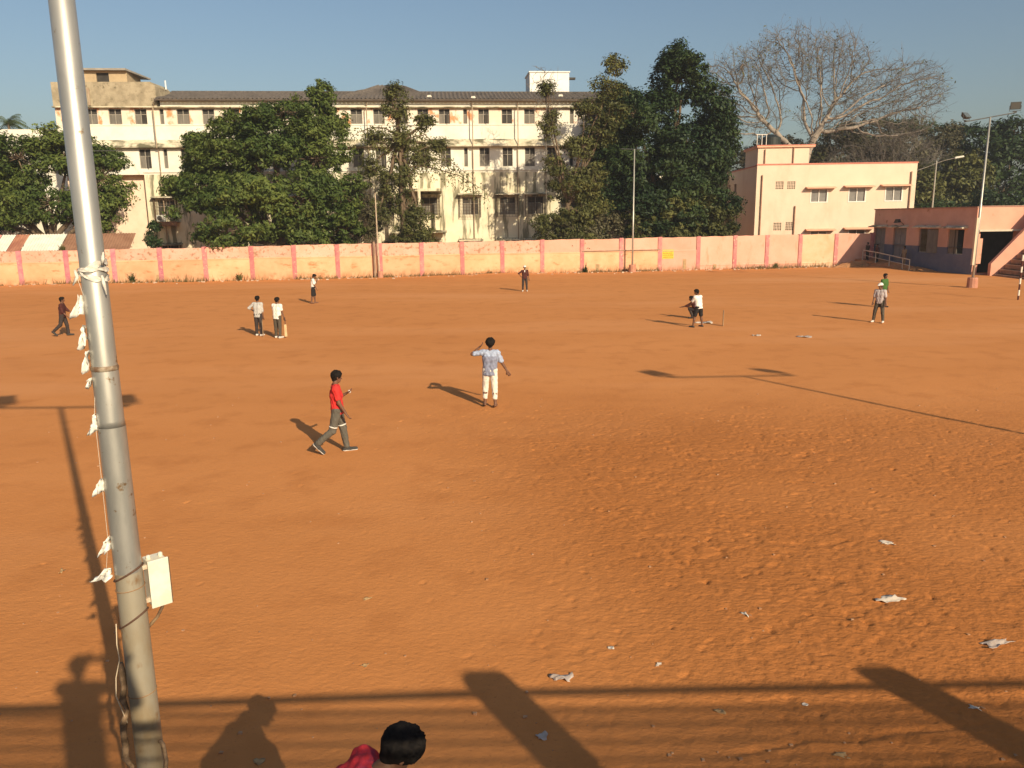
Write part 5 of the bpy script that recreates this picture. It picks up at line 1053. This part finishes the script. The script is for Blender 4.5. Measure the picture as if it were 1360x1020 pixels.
# people on the pavilion platform
def on_pav(x, y, z=0.0):
    c = Matrix.Rotation(math.atan2(pd.y, pd.x), 2) @ Vector((x, y)); return (pa.x + c.x, pa.y + c.y, z)
PV = 'people on the pavilion ramp'
person('dark clad person at the upper end of the ramp railing, leftmost of three', on_pav(1.9, -1.6, .62), 200, dict(), dark_tr, black_tr, shoe_d, group=PV, vs=.016, scale=.95)
person('person in dark red top behind the ramp railing, middle of three', on_pav(3.4, -1.5, .5), 190, dict(lean=6), maroon, black_tr, shoe_d, group=PV, vs=.016, scale=.95)
person('person in tan shirt standing by the pavilion window, rightmost of three', on_pav(6.2, -.6, .3), 200, dict(), tan_s, tan_s, shoe_d, group=PV, vs=.016, scale=1.0)

# ------------------------------------------------------------------ litter on the earth
paper = pmat('white_paper_scrap', (.66, .58, .48), (.52, .44, .35), 20, rough=.8, obj=True); plast = pmat('dusty_plastic_scrap', (.42, .33, .27), (.54, .46, .40), 15, rough=.5, obj=True); leafd = pmat('dry_leaf', (.46, .30, .14), (.34, .2, .09), 15, obj=True)
LT = [('plastic_bag', 'torn plastic sheet with white ends lying right of centre', 4.87, 9.6, .34, .16, paper, 1), ('plastic_bag', 'greyish flat plastic bag near the right edge', 5.58, 8.42, .32, .12, plast, 2), ('paper_scrap', 'pale paper scrap on trampled earth above the torn plastic sheet', 5.69, 11.4, .20, .14, paper, 3), ('paper_scrap', 'crumpled striped paper scrap beside the middle pillar shadow', .50, 7.86, .22, .12, plast, 4),
      ('paper_scrap', 'small pale shell like scrap above the middle pillar shadow', 1.12, 8.47, .07, .06, paper, 5), ('paper_scrap', 'thin curled strip between the two pillar shadows', 1.6, 8.1, .09, .04, paper, 6), ('dry_leaf', 'oval dry leaf below the rail shadow', 2.07, 7.22, .10, .06, leafd, 7), ('paper_scrap', 'round tan scrap left of centre above the rail shadow', -1.69, 8.15, .07, .07, leafd, 8), ('paper_scrap', 'small white twist of paper at the right pillar shadow', 4.62, 7.2, .10, .06, paper, 9), ('dry_leaf', 'pointed dry leaf at the bottom right', 3.0, 6.52, .07, .12, leafd, 10), ('dry_leaf', 'pale round leaf at the bottom edge near the bent man', -2.39, 6.54, .09, .08, leafd, 11), ('paper_scrap', 'tiny white scrap right of the oval dry leaf', 2.95, 7.3, .05, .05, paper, 12), ('paper_scrap', 'grey scrap inside the middle pillar shadow', .25, 6.87, .10, .09, plast, 13), ('paper_scrap', 'pale leaf like scrap left of the near pole', -6.5, 10.7, .16, .05, leafd, 14), ('paper_scrap', 'small pale scrap in the middle of the smooth earth', -1.94, 9.75, .12, .06, leafd, 15), ('paper_scrap', 'two part pale scrap right of centre', 2.89, 9.2, .12, .05, paper, 16),
      ('paper_scrap', 'pale flat object lying beside the wicket', 9.05, 37.2, .75, .5, paper, 17), ('paper_scrap', 'dusty clump lying on the field right of the wicket', 12.07, 32.6, .5, .3, plast, 18), ('paper_scrap', 'small white scrap on the field below the wicket', 10.22, 33, .3, .2, paper, 19)]
for nm, lab, x, y, wd, ht, m, sd in LT:
    o = scrap(nm, (0, 0, 0), wd, ht, sd, None, m, flat=True); o.location = (x, y, gz(x, y) - .012); o.rotation_euler[2] = sd * 1.7 if wd < .2 else (sd % 3 - 1) * .25; tag(o, lab, 'litter', 'litter on the field')
g = np.random.default_rng(90); mb = MB()
for k in range(240):    # crumbs of rubbish along the wall foot and stones
    s = g.uniform(-8, 78); p = on_wall(s, -.35 - abs(g.normal(0, .8)), 0); r_ = g.uniform(.03, .11); z = gz(p[0], p[1])
    mb.hexa([(p[0] + a * r_ * g.uniform(.6, 1.2), p[1] + b * r_ * g.uniform(.6, 1.2), z + c) for c in (-.02, r_ * g.uniform(.5, 1)) for a, b in ((-1, -1), (1, -1), (1, 1), (-1, 1))])
o = mb.build('rubble', pmat('pale_rubble', (.56, .44, .33), (.40, .27, .18), 3)); tag(o, 'pale crumbs of rubble and rubbish along the wall foot', 'rubble', kind='stuff')

# heap of earth and weeds in the wall corner by the ramp
n = 34; g = np.random.default_rng(95); ux, uy = np.meshgrid(np.linspace(-1, 1, n), np.linspace(-1, 1, n)); rr_ = np.sqrt(ux ** 2 + uy ** 2)
hz_ = np.clip(1 - rr_, 0, 1) ** .8 * (.55 + .5 * vnoise(ux * 4 + 9, uy * 4 + 9, 3)) * .85 + (vnoise(ux * 11, uy * 11 + 4, 6) - .5) * .16 * (rr_ < .95) - .06
I = (np.arange(n - 1)[:, None] * n + np.arange(n - 1)[None]).ravel(); F4 = np.stack([I, I + 1, I + n + 1, I + n], -1)
for (x, y, rx, ry, rot, lab) in [(33.4, 76.4, 3.4, 1.2, .12, 'dark low heap of earth in the wall corner left of the ramp'), (35.0, 72.6, 4.4, 1.0, -1.2, 'long low heap of red earth along the foot of the ramp')]:
    c, q = math.cos(rot), math.sin(rot); Vh = np.stack([x + ux * rx * c - uy * ry * q, y + ux * rx * q + uy * ry * c, hz_], -1).reshape(-1, 3)
    tag(np_obj('earth_heap', Vh, F4, earth, None, True), lab, 'heap')
pb = MB()
for k in range(200):
    y = 6.4 + 16 * g.random() ** 1.5; x = g.uniform(-.75, .75) * y; r_ = g.uniform(.006, .02); z = gz(x, y)
    pb.hexa([(x + a * r_ * g.uniform(.5, 1.3), y + b_ * r_ * g.uniform(.5, 1.3), z + c_) for c_ in (-.004, r_ * g.uniform(.5, 1)) for a, b_ in ((-1, -1), (1, -1), (1, 1), (-1, 1))])
tag(pb.build('pebbles', pmat('pale_pebble', (.46, .27, .15), (.34, .17, .08), 9)), 'scattered small pebbles and crumbs on the red earth', 'pebbles', kind='stuff')
MB().tube([(48.9, -.12, 1.93), (56.4, -.12, 1.95)], .035, 6).build('conduit', pipe_m, wall)
for s_ in (9.9, 12.1, 43.6, 50.2, 58.6, 61.6): MB().box(s_, s_ + .32, -.075, -.05, .1, .75 + .3 * math.sin(s_)).build('old_patch', pmat('mossy_patch', (.28, .2, .1), (.42, .27, .14), 6, bump=.01), wall)

# thin dusty air over the whole place
hm = bpy.data.materials.new('dusty_air'); hm.use_nodes = True; hn = hm.node_tree; hn.nodes.remove(hn.nodes['Principled BSDF'])
pv = hn.nodes.new('ShaderNodeVolumePrincipled'); pv.inputs['Color'].default_value = (.86, .90, .95, 1); pv.inputs['Density'].default_value = .00045; pv.inputs['Anisotropy'].default_value = .2
hn.links.new(pv.outputs[0], hn.nodes['Material Output'].inputs['Volume'])
hz = MB().box(float(gx[0]) - 5, float(gx[-1]) + 5, float(gy[0]) - 5, float(gy[-1]) + 5, -1.6, 34).build('haze', hm); tag(hz, 'thin dusty haze over the whole place', 'haze', kind='stuff')
